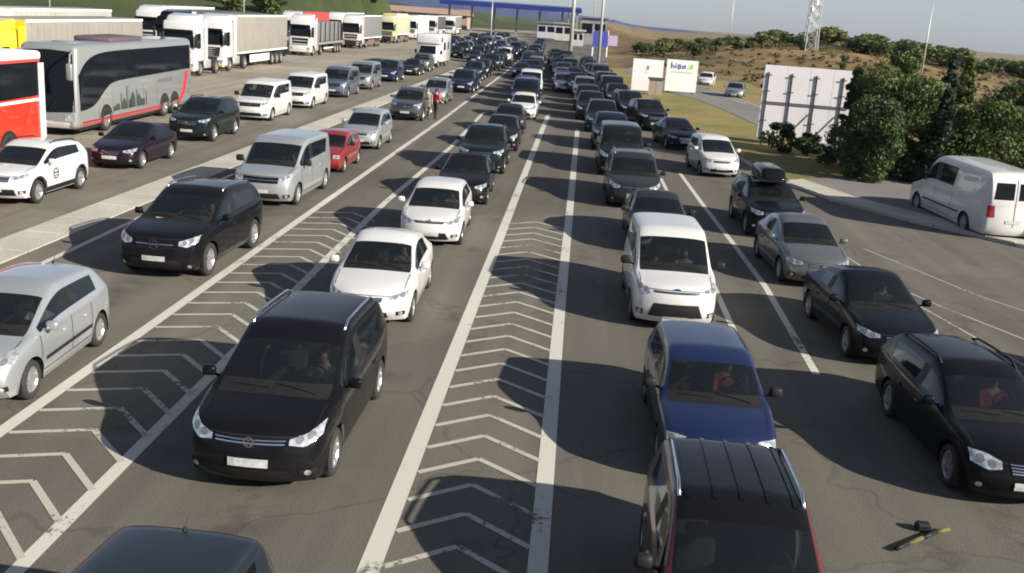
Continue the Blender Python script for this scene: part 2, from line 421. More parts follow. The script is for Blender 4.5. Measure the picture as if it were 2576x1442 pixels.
def make_car(T):
    L, W, H = T['L'], T['W'], T['H']; w = W/2; fo, wb, r = T['fo'], T['wb'], T['r']; gc = T.get('gc', .2)
    sc, sf, zn, zc = T['sc'], T['sf'], T['zn'], T['zc']; b0, b1 = T['belt']
    P, F, tg = car_shell(T); cx = P[F].mean(1)[:, 0]
    S = Surf(P, F, L); t = Tmpl(); Y = lambda s: s-L/2
    sel = lambda *names: np.isin(tg, [TAGS[k] for k in names])
    lower = T.get('cladding')
    body_i = t.add('body', submesh('body', P, F[sel('body', 'front', 'rear')]), 'paint')
    t.add('hood', submesh('hood', P, F[sel('hood')]), 'paint')
    roof_i = t.add('roof', submesh('roof', P, F[sel('roof')]), 'roof' if T.get('blackroof') else 'paint')
    t.add('cowl', submesh('cowl', P, F[sel('cowl')]), BLACK)
    gm = DGLASS if T.get('opaque') else GLASS
    ws_i = t.add('windshield', submesh('windshield', P, F[sel('windshield')]), gm)
    if not T.get('reardoors'): t.add('rear_window', submesh('rear_window', P, F[sel('rear_window')]), gm)
    else: t.add('rear_panel', submesh('rear_panel', P, F[sel('rear_window')]), 'paint')
    doors = {}
    for sd in (1, -1):
        m = (cx*sd > 0)
        for nm, tn in (('f', 'door_f'), ('r', 'door_r')):
            ff = F[sel(tn) & m]
            if len(ff): doors[sd, nm] = t.add('door', submesh('door', P, ff), 'paint')
        for tn, pn, mm in (('win_f', 'side_window', gm), ('win_r', 'side_window', gm), ('win_q', 'quarter_window', gm), ('pillar', 'pillar', BLACK)):
            ff = F[sel(tn) & m]
            if len(ff): t.add(pn, submesh(pn, P, ff), mm)
    # panel gaps
    mb = MB()
    for sd in (1, -1):
        fn = lambda y, z, off: S.side(sd, y, z, off)
        dl = sc+.22; zs = gc+.15
        for s in (dl, T['B'], T['C']):
            if s == T['C'] and T.get('doors', 4) == 2: continue
            ribbon(mb, fn, [(Y(s), zs), (Y(s), b0+.02)], .016, n=12)
        ribbon(mb, fn, [(Y(dl), zs), (Y(T['C']), zs)], .016, n=24)
        fn2 = lambda x, y, off: S.top(x, y, off)
        ribbon(mb, fn2, [(sd*w*.80, Y(.45)), (sd*w*.82, Y(sc-.12))], n=14)
    ribbon(mb, lambda x, z, off: S.front(x, z, off), [(-w*.8, zn-.045), (0, zn-.035), (w*.8, zn-.045)], n=20)
    t.add('panel_gap', mb.mesh('panel_gap'), SEAM, body_i, detail=1)
    # door handles, mirrors, side moulding
    for sd in (1, -1):
        for nm, s in (('f', T['B']-.22), ('r', T['C']-.2)):
            p = S.side(sd, Y(s), b0-.13, .0)
            if p is None or (sd, nm) not in doors: continue
            hb = MB(); hb.rbox(p.x-.025, p.x+.025, p.y-.1, p.y+.1, p.z-.018, p.z+.018, .012, 1)
            t.add('handle', hb.mesh('handle', True), 'paint', doors[sd, nm], detail=1)
        ms = T.get('mirror', 1.0)
        hb = MB(); x0 = w*.93; hb.rbox(x0+.05, x0+.05+.19*ms, Y(sc+.34), Y(sc+.34)+.12, b0+.06, b0+.06+.15*ms, .045, 2)
        hb.tube((x0-.03, Y(sc+.40), b0+.06), (x0+.09, Y(sc+.40), b0+.09), .022, .022, 6)
        if sd < 0: hb.v = [(-a, b, c) for a, b, c in hb.v]; hb.f = [f[::-1] for f in hb.f]
        mi = t.add('mirror', hb.mesh('mirror', True), BLACK if T.get('blackmirror') else 'paint')
        if T.get('mould'):
            zz = T['mould']
            d = decal(lambda y, z, off: S.side(sd, y, z, off), [(Y(fo+r+.12), zz-.03), (Y(fo+wb-r-.1), zz-.03)], [(Y(fo+r+.12), zz+.03), (Y(fo+wb-r-.1), zz+.03)], 16, 1, .012)
            t.add('side_moulding', d.mesh('side_moulding'), BLACK, detail=1)
        if lower:
            d = decal(lambda y, z, off: S.side(sd, y, z, off), [(Y(fo+r+.06), gc+.02), (Y(fo+wb-r-.06), gc+.02)], [(Y(fo+r+.06), gc+.17), (Y(fo+wb-r-.06), gc+.17)], 16, 2, .008)
            t.add('sill_cladding', d.mesh('sill_cladding', True), BLACK, detail=1)
        if lower or T.get('archlip'):
            for s in (fo, fo+wb):
                rr = r+.055; mb2 = MB(); prev = None
                for a in np.linspace(-.12, math.pi+.12, 22):
                    q = [S.side(sd, Y(s)+math.cos(a)*(rr+k), r+math.sin(a)*(rr+k), .008) for k in (.004, .06)]
                    if None in q: prev = None; continue
                    if prev: mb2.add([prev[0], q[0], q[1], prev[1]], [(0, 1, 2, 3)])
                    prev = q
                t.add('wheel_arch_trim', mb2.mesh('wheel_arch_trim', True), BLACK if lower else 'paint', detail=1)
    # front: lamps, grille, intake, plate, badge
    fnf = lambda x, z, off: S.front(x, z, off)
    fc = T['face']
    for sd in (1, -1):
        lo = [(sd*x*w, zn+z) for x, z in fc['lamp_lo']]; up = [(sd*x*w, zn+z) for x, z in fc['lamp_up']]
        li = t.add('headlight', decal(fnf, lo, up, 10, 5, .010).mesh('headlight', True), LAMP)
        xs = np.mean([p[0] for p in lo+up]); zs_ = np.mean([p[1] for p in lo+up])
        rr = fc.get('bulb', .045); lb = MB(); c = []
        for dx in ((-.06, .07) if fc.get('twin', 1) else (0,)):
            p = fnf(xs+dx*sd, zs_+dx*.25, .013)
            if p is None: continue
            lb.add([p]+[(fnf(xs+dx*sd+rr*math.cos(a), zs_+dx*.25+rr*math.sin(a), .014) or p) for a in np.linspace(0, 2*math.pi, 11)[:-1]], [(0, 1+k, 1+(k+1) % 10) for k in range(10)])
        t.add('reflector', lb.mesh('reflector'), LAMPD, li, detail=1)
        if fc.get('fog'):
            fx, fz, fw, fh = fc['fog']
            d = decal(fnf, [(sd*(fx-fw)*w, fz-fh), (sd*(fx+fw)*w, fz-fh*.7)], [(sd*(fx-fw)*w, fz+fh*.8), (sd*(fx+fw)*w, fz+fh)], 5, 3, .008)
            fi = t.add('fog_lamp_recess', d.mesh('fog_lamp_recess', True), BLACK, detail=1)
            p0 = fnf(sd*fx*w, fz, .014); mbf = MB()
            if p0 is not None:
                mbf.add([p0]+[(fnf(sd*fx*w+.04*math.cos(a), fz+.04*math.sin(a), .014) or p0) for a in np.linspace(0, 2*math.pi, 11)[:-1]], [(0, 1+k, 1+(k+1) % 10) for k in range(10)])
                t.add('fog_lamp', mbf.mesh('fog_lamp'), LAMP, fi, detail=1)
    g = fc['grille']   # half width top, half width bottom, z top, z bottom
    gi = t.add('grille', decal(fnf, [(-g[1]*w, zn+g[3]), (g[1]*w, zn+g[3])], [(-g[0]*w, zn+g[2]), (g[0]*w, zn+g[2])], 12, 4, .008).mesh('grille', True), GLOSSBLACK)
    mb = MB(); nb = fc.get('bars', 2)
    for k in range(nb):
        z = zn+g[3]+(g[2]-g[3])*(k+.8)/(nb+.6); hw = (g[1]+(g[0]-g[1])*(k+.8)/(nb+.6))*w*.97
        ribbon(mb, fnf, [(-hw, z), (0, z), (hw, z)], fc.get('barw', .014), .016, 14)
    t.add('grille_bar', mb.mesh('grille_bar'), CHROME, gi, detail=1)
    k = fc['intake']
    t.add('air_intake', decal(fnf, [(-k[1]*w, k[3]), (k[1]*w, k[3])], [(-k[0]*w, k[2]), (k[0]*w, k[2])], 12, 4, .006).mesh('air_intake', True), BLACK)
    pz = fc.get('plate', .44); px = .26
    d = decal(lambda x, z, off: (lambda p: None if p is None else Vector((x, min(p.y, (fnf(0, pz, off) or p).y+.02), z)))(fnf(x, z, off)), [(-px, pz-.056), (px, pz-.056)], [(-px, pz+.056), (px, pz+.056)], 6, 2, .022)
    t.add('number_plate', d.mesh('number_plate'), PLATE)
    bz = zn+fc.get('badge', (g[2]+g[3])/2); rr = fc.get('badge_r', .06)
    p0 = fnf(0, bz, .022)
    if p0 is not None:
        mb = MB(); nn = 16; y = p0.y-.004
        for k in range(nn):
            a, b = 2*math.pi*k/nn, 2*math.pi*(k+1)/nn
            mb.add([(rr*math.cos(a), y, bz+rr*math.sin(a)), (rr*math.cos(b), y, bz+rr*math.sin(b)), (rr*.8*math.cos(b), y, bz+rr*.8*math.sin(b)), (rr*.8*math.cos(a), y, bz+rr*.8*math.sin(a))], [(0, 1, 2, 3)])
        def stroke(pts, wd=.011):
            for a, b in zip(pts, pts[1:]):
                a = np.array(a)*rr; b = np.array(b)*rr; dd = b-a; dd = dd/np.linalg.norm(dd); q = np.array((-dd[1], dd[0]))*wd/2
                mb.add([(a[0]-q[0], y, bz+a[1]-q[1]), (b[0]-q[0], y, bz+b[1]-q[1]), (b[0]+q[0], y, bz+b[1]+q[1]), (a[0]+q[0], y, bz+a[1]+q[1])], [(0, 1, 2, 3)])
        kind = fc.get('emblem', 'disc')
        if kind == 'v_over_w':
            stroke([(-.36, .78), (0, .1), (.36, .78)]); stroke([(-.74, .42), (-.34, -.72), (0, .02), (.34, -.72), (.74, .42)])
        elif kind == 'three_arm':
            for a in (90, 210, 330): stroke([(0, 0), (.85*math.cos(R(a)), .85*math.sin(R(a)))], .02)
        elif kind == 'lozenge':
            mb = MB(); stroke([(0, 1.2), (.75, 0), (0, -1.2), (-.75, 0), (0, 1.2)], .026)
        elif kind == 'oval':
            mb = MB(); mb.add([(0, y, bz)]+[(rr*1.5*math.cos(a), y, bz+rr*.62*math.sin(a)) for a in np.linspace(0, 2*math.pi, 15)[:-1]], [(0, 1+q, 1+(q+1) % 14) for q in range(14)])
        else:
            mb.add([(0, y+.001, bz)]+[(rr*.8*math.cos(a), y+.001, bz+rr*.8*math.sin(a)) for a in np.linspace(0, 2*math.pi, 13)[:-1]], [(0, 1+q, 1+(q+1) % 12) for q in range(12)])
        t.add('emblem', mb.mesh('emblem'), mat('oval_badge', (.02, .05, .2), .2, coat=.5) if kind == 'oval' else CHROME, gi, detail=1)
    if T.get('hood_badge'):
        p = S.top(0, Y(.16), .0); mb = MB(); mb.tube((0, p.y, p.z), (0, p.y, p.z+.06), .008); mb.lathe([(-.006, .03), (.006, .035)], 'x', 10, (0, p.y, p.z+.08))
        t.add('hood_ornament', mb.mesh('hood_ornament'), CHROME, detail=1)
    # rear lamps and plate
    fnr = lambda x, z, off: S.rear(x, z, off)
    for sd in (1, -1):
        zt = T.get('lampz', b1-.12); lh = T.get('lamph', .1)
        d = decal(fnr, [(sd*w*.62, zt-lh), (sd*w*.86, zt-lh)], [(sd*w*.66, zt+lh), (sd*w*.86, zt+lh)], 5, 4, .01)
        t.add('tail_lamp', d.mesh('tail_lamp', True), TAIL)
    t.add('rear_plate', decal(fnr, [(-.26, .62), (.26, .62)], [(-.26, .73), (.26, .73)], 5, 2, .015).mesh('rear_plate'), PLATE, detail=2)
    if T.get('reardoors'):
        for sd in (1, -1): t.add('door_window', decal(fnr, [(sd*.08, 1.42), (sd*.74, 1.42)], [(sd*.08, 1.98), (sd*.70, 1.98)], 6, 4, .008, 1).mesh('door_window', True), DGLASS)
        mb = MB(); ribbon(mb, fnr, [(0, .5), (0, 2.1)], .02, .006, 16); t.add('panel_gap', mb.mesh('panel_gap'), SEAM, body_i)
    # wheels, wells, underside
    wm, rm = wheels(r, T.get('tw', .2), T.get('rimkind', 'alloy'))
    for s in (fo, fo+wb):
        for sd in (1, -1):
            i = t.add('wheel', wm, TYRE, -1, (sd*(w-.125), Y(s), r), 0 if sd > 0 else math.pi)
            t.add('rim', rm, RIM if T.get('rimkind', 'alloy') == 'alloy' else CAP, i)
    mb = MB()
    for s in (fo, fo+wb):
        for sd in (1, -1):
            mb2 = MB(); ra = r+.06; prev = None
            for a in np.linspace(-.3, math.pi+.3, 17):
                q = [(sd*(w*xx), Y(s)+math.cos(a)*ra, r+math.sin(a)*ra) for xx in (.955, .6)]
                if prev: mb.add([prev[0], q[0], q[1], prev[1]], [(0, 1, 2, 3)])
                prev = q
            mb.add([(sd*w*.6, Y(s)-ra, gc), (sd*w*.6, Y(s)+ra, gc), (sd*w*.6, Y(s)+ra, r+ra), (sd*w*.6, Y(s)-ra, r+ra)], [(0, 1, 2, 3)])
    mb.box(-w*.72, w*.72, Y(.45), Y(L-.45), gc-.02, gc+.05)
    mb.box(-w*.6, w*.6, Y(.3), Y(sc+.1), gc+.05, zn-.12)
    t.add('underbody', mb.mesh('underbody'), BLACK)
    # cabin
    mb = MB(); dz = zc-.02
    mb.rbox(-w*.80, w*.80, Y(sc+.10), Y(sc+.62), dz-.4, dz, .06, 2, lambda c: Vector((c.x, c.y, c.z-.05*(c.y > Y(sc+.4)))))
    mb.rbox(.17, .53, Y(sc+.42), Y(sc+.66), dz-.05, dz+.05, .04, 1)
    di = t.add('dashboard', mb.mesh('dashboard', False), DASH)
    mb = MB(); c0 = Vector((.36, Y(sc+.78), dz-.03)); n = 18
    ax = Vector((0, -.85, .5)).normalized(); e1 = Vector((1, 0, 0)); e2 = ax.cross(e1)
    ring = [c0+(e1*math.cos(a)+e2*math.sin(a))*.18 for a in np.linspace(0, 2*math.pi, n+1)]
    mb.path(ring, .016, 5); mb.tube(c0-e1*.17, c0+e1*.17, .014, .014, 5); mb.tube(c0, c0-e2*.17*(1 if e2.z > 0 else -1), .014, .014, 5); mb.tube(c0, c0+Vector((0, -.3, -.12)), .03, .03, 6)
    t.add('steering_wheel', mb.mesh('steering_wheel'), DASH, detail=1)
    fz = T.get('floor', gc+.12); sz = max(.32, b0-.62)
    seats = [(sc+1.25, .36), (sc+1.25, -.36)] + [(s, x) for s in T.get('rows', [sc+2.1]) for x in (-.38, .38)]
    for s, x in seats:
        mb = MB(); hb = min(H-.22, sz+.62)
        mb.rbox(x-.24, x+.24, Y(s-.30), Y(s+.22), sz-.12, sz+.06, .06, 2)
        mb.rbox(x-.23, x+.23, Y(s+.14), Y(s+.28), sz, hb-.14, .05, 2, lambda c: Vector((c.x, c.y+(c.z-sz)*.22, c.z)))
        mb.rbox(x-.12, x+.12, Y(s+.24), Y(s+.34), hb-.12, hb+.04, .04, 2)
        t.add('seat', mb.mesh('seat', True), SEAT, detail=1)
    mb = MB(); mb.box(-w*.8, w*.8, Y(sc+.3), Y(L-.3), fz, fz+.03); mb.box(-w*.78, w*.78, Y(L-.75 if T.get('rearglass', 1) else T['C']), Y(L-.3), fz, b1-.12)
    t.add('floor_carpet', mb.mesh('floor_carpet'), DASH)
    mb = MB(); mb.rbox(-.12, .12, Y(sf+.05), Y(sf+.08), T['zf']-.17, T['zf']-.10, .012, 1); t.add('interior_mirror', mb.mesh('interior_mirror'), BLACK, ws_i, detail=1)
    # wipers
    for x0, x1 in ((-.05, -.58), (.55, .02)):
        p0 = S.top(x0*w/.9, Y(sc+.02), .012); p1 = S.top(x1*w/.9, Y(sc+.10), .012)
        if p0 is None or p1 is None: continue
        mb = MB(); mb.path([p0, (p0+p1)/2+Vector((0, -.005, .012)), p1], .009, 5); t.add('wiper', mb.mesh('wiper'), BLACK, ws_i, detail=1)
    if T.get('rails'):
        for sd in (1, -1):
            mb = MB(); pts = []
            for s in np.linspace(sf+.25, T['sr']-.15, 9):
                p = S.top(sd*T['wr']*w*.93, Y(s), 0); e = .055 if 0 < (s-sf-.25) < (T['sr']-.15-sf-.25)-.01 else .0
                pts.append(p+Vector((0, 0, e)))
            mb.sweep(pts, .02, 8); t.add('roof_rail', mb.mesh('roof_rail', True), T['rails'], detail=1)
    if T.get('ribs'):
        for x in (-.5, -.25, 0, .25, .5):
            mb = MB(); ribbon(mb, lambda y, xx, off: S.top(xx, y, off), [(Y(sf+.2), x*w*1.2), (Y(T['sr']-.15), x*w*1.2)], .05, .012, 16)
            t.add('roof_rib', mb.mesh('roof_rib', True), 'roof' if T.get('blackroof') else 'paint', roof_i, detail=1)
    if T.get('aerial'):
        p = S.top(0, Y(T['sr']-.18), 0); mb = MB(); mb.tube(p, p+Vector((0, .10, .11)), .008, .004, 5); mb.tube(p-Vector((0, 0, .01)), p+Vector((0, .02, .03)), .03, .015, 8)
        t.add('aerial', mb.mesh('aerial'), BLACK, detail=1)
    t.S = S; t.T = T
    return t

F_MODERN = dict(lamp_lo=[(.50,-.10),(.72,-.13),(.90,-.05)], lamp_up=[(.50,-.045),(.70,-.01),(.90,.04)], grille=(.50,.47,-.05,-.17), bars=2, intake=(.55,.62,.40,.27), plate=.45, fog=(.76,.36,.09,.05))
def typ(**k): return k
TYPES = dict(
 mpv=typ(L=4.85,W=1.90,H=1.70,wb=2.92,fo=.93,r=.335,sc=1.08,zc=1.06,sf=2.02,zf=1.60,sr=4.42,zr=1.60,sd=4.74,zd=1.12,zn=.86,zt=1.04,belt=(1.0,1.08),wr=.76,B=2.42,C=3.42,Q=4.1,rows=[3.1,4.0],rails=CHROME,corner=.36,
   face=dict(F_MODERN, lamp_lo=[(.52,-.13),(.72,-.16),(.90,-.05)], lamp_up=[(.52,-.065),(.72,-.02),(.90,.07)], grille=(.50,.47,-.05,-.15), intake=(.5,.62,.40,.27), emblem='v_over_w', badge_r=.075, badge=-.10, plate=.50, fog=(.76,.36,.10,.045))),
 minivan=typ(L=4.42,W=1.835,H=1.84,wb=2.66,fo=.90,r=.325,sc=.98,zc=1.13,sf=1.95,zf=1.76,sr=4.20,zr=1.80,sd=4.36,zd=1.16,zn=.93,zt=1.02,belt=(1.05,1.12),wr=.80,B=2.3,C=3.3,Q=3.95,corner=.34,blackmirror=1,mirror=1.2,archlip=1,rimkind='hub',mould=.5,
   face=dict(F_MODERN, lamp_lo=[(.60,-.14),(.74,-.16),(.90,-.02)], lamp_up=[(.60,-.07),(.76,.0),(.91,.12)], grille=(.52,.50,-.06,-.10), bars=1, intake=(.50,.62,.62,.34), emblem='oval', badge=-.02, badge_r=.05, plate=.30, fog=(.80,.40,.07,.06))),
 bigvan=typ(L=5.08,W=1.95,H=1.93,wb=3.15,fo=.92,r=.335,sc=.98,zc=1.18,sf=1.82,zf=1.84,sr=4.85,zr=1.88,sd=5.0,zd=1.2,zn=.98,zt=1.08,belt=(1.10,1.15),wr=.82,B=2.35,C=3.5,Q=4.6,corner=.34,blackmirror=1,mirror=1.3,rimkind='hub',flank=.955,rows=[3.0,4.0],
   face=dict(F_MODERN, lamp_lo=[(.58,-.16),(.74,-.18),(.90,-.08)], lamp_up=[(.58,-.08),(.74,-.02),(.91,.06)], grille=(.56,.54,-.06,-.24), bars=1, intake=(.55,.62,.44,.28), emblem='lozenge', badge_r=.08, badge=-.13, plate=.5, fog=(.78,.36,.09,.06))),
 bigvan_star=None,
 hatch=typ(L=4.15,W=1.74,H=1.48,wb=2.60,fo=.84,r=.305,sc=1.02,zc=.97,sf=1.88,zf=1.39,sr=3.72,zr=1.38,sd=4.08,zd=1.0,zn=.76,zt=.92,belt=(.90,.98),wr=.70,B=2.25,C=3.05,Q=3.45,corner=.36,aerial=1,
   face=dict(F_MODERN, lamp_lo=[(.50,-.09),(.72,-.13),(.90,-.06)], lamp_up=[(.50,-.05),(.70,.0),(.90,.08)], grille=(.46,.42,-.05,-.09), bars=1, intake=(.50,.60,.44,.25), emblem='lozenge', badge_r=.06, badge=-.045, plate=.40)),
 hatch_lion=None,
 sedan=typ(L=4.50,W=1.76,H=1.46,wb=2.66,fo=.88,r=.31,sc=1.18,zc=.95,sf=2.02,zf=1.37,sr=3.22,zr=1.36,sd=3.86,zd=1.02,zn=.73,zt=.95,belt=(.88,.95),wr=.68,B=2.42,C=3.18,Q=3.36,quarter=0,corner=.38,
   face=dict(F_MODERN, grille=(.40,.36,-.05,-.20), intake=(.52,.60,.38,.24), bars=3)),
 sedan_plain=None,
 wagon=typ(L=4.70,W=1.77,H=1.46,wb=2.72,fo=.86,r=.315,sc=1.22,zc=.96,sf=2.08,zf=1.38,sr=4.18,zr=1.36,sd=4.6,zd=1.0,zn=.74,zt=.92,belt=(.89,.94),wr=.70,B=2.48,C=3.3,Q=4.0,corner=.34,rails=BLACK,hood_badge=1,
   face=dict(F_MODERN, lamp_lo=[(.48,-.12),(.66,-.16),(.88,-.10)], lamp_up=[(.48,-.03),(.66,.02),(.88,.03)], grille=(.38,.34,-.02,-.18), bars=4, barw=.012, badge_r=.02, badge=-.02, intake=(.5,.56,.36,.24), plate=.42)),
 oldwagon=typ(L=4.25,W=1.70,H=1.45,wb=2.55,fo=.80,r=.295,sc=1.05,zc=.95,sf=1.80,zf=1.38,sr=3.80,zr=1.38,sd=4.14,zd=.98,zn=.76,zt=.90,belt=(.89,.93),wr=.74,B=2.2,C=3.0,Q=3.6,corner=.26,rimkind='hub',blackmirror=1,mould=.5,
   face=dict(F_MODERN, lamp_lo=[(.58,-.18),(.72,-.18),(.88,-.17)], lamp_up=[(.58,-.04),(.72,-.03),(.88,-.03)], grille=(.54,.54,-.05,-.17), bars=2, intake=(.5,.5,.36,.28), plate=.44, fog=None)),
 suv=typ(L=4.32,W=1.80,H=1.60,wb=2.60,fo=.90,r=.34,gc=.24,sc=1.10,zc=1.08,sf=1.95,zf=1.51,sr=3.90,zr=1.48,sd=4.25,zd=1.10,zn=.90,zt=1.02,belt=(1.01,1.09),wr=.72,B=2.35,C=3.15,Q=3.6,corner=.34,cladding=1,rails=BLACK,
   face=dict(F_MODERN, lamp_lo=[(.54,-.13),(.72,-.16),(.90,-.08)], lamp_up=[(.54,-.06),(.72,-.03),(.91,.02)], grille=(.50,.46,-.06,-.20), bars=5, intake=(.62,.66,.50,.32), plate=.48, fog=(.80,.42,.08,.05))),
 bigsuv=typ(L=4.72,W=1.90,H=1.72,wb=2.80,fo=.92,r=.365,gc=.26,sc=1.15,zc=1.15,sf=2.02,zf=1.63,sr=4.30,zr=1.60,sd=4.64,zd=1.16,zn=.98,zt=1.06,belt=(1.08,1.13),wr=.74,B=2.48,C=3.42,Q=4.05,corner=.32,rails=BLACK,
   face=dict(F_MODERN, grille=(.44,.42,-.05,-.26), bars=3, intake=(.58,.62,.50,.32), plate=.5)),
 smallmpv=typ(L=4.05,W=1.70,H=1.60,wb=2.55,fo=.80,r=.30,sc=.92,zc=1.03,sf=1.82,zf=1.52,sr=3.75,zr=1.52,sd=3.98,zd=1.05,zn=.82,zt=.95,belt=(.96,1.02),wr=.74,B=2.2,C=3.0,Q=3.5,corner=.32,rimkind='hub',aerial=1,
   face=dict(F_MODERN, lamp_lo=[(.52,-.14),(.72,-.17),(.90,-.10)], lamp_up=[(.52,-.06),(.72,.0),(.90,.08)], grille=(.46,.42,-.08,-.16), bars=1, plate=.44)),
 oldhatch=typ(L=3.80,W=1.57,H=1.40,wb=2.40,fo=.72,r=.28,sc=.98,zc=.93,sf=1.62,zf=1.34,sr=3.36,zr=1.34,sd=3.72,zd=.95,zn=.74,zt=.86,belt=(.88,.90),wr=.76,B=1.98,C=2.72,Q=3.15,corner=.14,rimkind='hub',blackmirror=1,
   face=dict(lamp_lo=[(.56,-.17),(.70,-.17),(.84,-.17)], lamp_up=[(.56,-.05),(.70,-.05),(.84,-.05)], grille=(.52,.52,-.05,-.16), bars=3, intake=(.4,.4,.34,.28), plate=.40, twin=0)),
 tallvan=typ(L=5.9,W=1.99,H=2.38,wb=3.6,fo=.98,r=.34,sc=.95,zc=1.25,sf=1.80,zf=2.22,sr=5.78,zr=2.34,sd=5.86,zd=1.35,zn=.95,zt=1.2,belt=(1.22,1.28),wr=.89,B=2.3,C=3.55,Q=5.5,quarter=0,corner=.20,blackmirror=1,mirror=1.4,rimkind='hub',flank=.985,mould=.62,reardoors=1,opaque=1,lampz=1.0,lamph=.2,
   face=dict(F_MODERN, grille=(.46,.44,-.05,-.25), bars=3, plate=.5)),
)
TYPES['bigvan_star'] = dict(TYPES['bigvan'], L=5.14, rimkind='alloy', blackmirror=0, face=dict(TYPES['bigvan']['face'], grille=(.46,.50,-.05,-.24), emblem='three_arm', badge_r=.10, bars=1, lamp_lo=[(.56,-.16),(.74,-.2),(.90,-.12)], lamp_up=[(.56,-.09),(.74,-.05),(.91,.03)]))
TYPES['bigsuv_star'] = dict(TYPES['bigsuv'], L=4.82, W=1.94, H=1.76, wb=2.92, r=.375, zc=1.17, zf=1.67, zr=1.62, sc=1.22, sf=2.08, sr=4.4, sd=4.74, rails=CHROME, face=dict(TYPES['bigsuv']['face'], emblem='three_arm', badge_r=.11, badge=-.15, grille=(.46,.42,-.05,-.25), bars=1, lamp_lo=[(.54,-.16),(.72,-.20),(.90,-.10)], lamp_up=[(.54,-.08),(.72,-.03),(.90,.03)], plate=.52))
TYPES['hatch_lion'] = dict(TYPES['hatch'], L=4.20, H=1.52, zc=1.0, zf=1.43, zr=1.42, sc=.92, sf=1.86, mould=.52, face=dict(TYPES['hatch']['face'], emblem='disc', lamp_lo=[(.48,-.10),(.70,-.15),(.90,-.05)], lamp_up=[(.48,-.05),(.66,.02),(.90,.16)], intake=(.55,.62,.42,.25)))
TYPES['sedan_plain'] = dict(TYPES['sedan'], L=4.30, H=1.52, zc=.99, zf=1.42, zr=1.42, W=1.74, rimkind='hub', face=dict(F_MODERN, grille=(.36,.34,-.07,-.15), intake=(.46,.5,.38,.26), bars=2, badge_r=.05))
TYPES['mpv_roof'] = dict(TYPES['mpv'], L=4.35, W=1.80, H=1.58, sf=1.9, zf=1.50, sr=3.95, zr=1.48, sd=4.27, zd=1.05, zc=1.02, belt=(.96,1.02), fo=.88, wb=2.65, B=2.3, C=3.15, Q=3.7, rows=[3.0], ribs=1, blackroof=1, blackmirror=1)
CARS = {}
def car_type(k):
    if k not in CARS: CARS[k] = make_car(TYPES[k])
    return CARS[k]
for _k in TYPES: car_type(_k)

# ------------------------------------------------------------------ lorries, coaches, motorhome
def hull(x0, x1, y0, y1, z0, z1, b=.12, seg=3, shape=None, sub=0):
    bm = bmesh.new(); bmesh.ops.create_cube(bm, size=1)
    for v in bm.verts: v.co = Vector(((x0+x1)/2+v.co.x*(x1-x0), (y0+y1)/2+v.co.y*(y1-y0), (z0+z1)/2+v.co.z*(z1-z0)))
    if shape:
        for v in bm.verts: v.co = shape(v.co)
    bmesh.ops.bevel(bm, geom=bm.edges[:], offset=b, segments=seg, affect='EDGES', profile=.5)
    mb = MB(); mb.addbm(bm); return mb
class HSurf(Surf):
    def __init__(s, mb, L): s.b = BVHTree.FromPolygons([tuple(v) for v in mb.v], mb.f); s.L = L+5
def lamp_strip(t, fnf, sd, x0, x1, z0, z1, m=LAMP, name='headlight'):
    t.add(name, decal(fnf, [(sd*x0, z0), (sd*x1, z0)], [(sd*x0, z1), (sd*x1, z1+.04)], 6, 3, .015, 1).mesh(name, True), m)
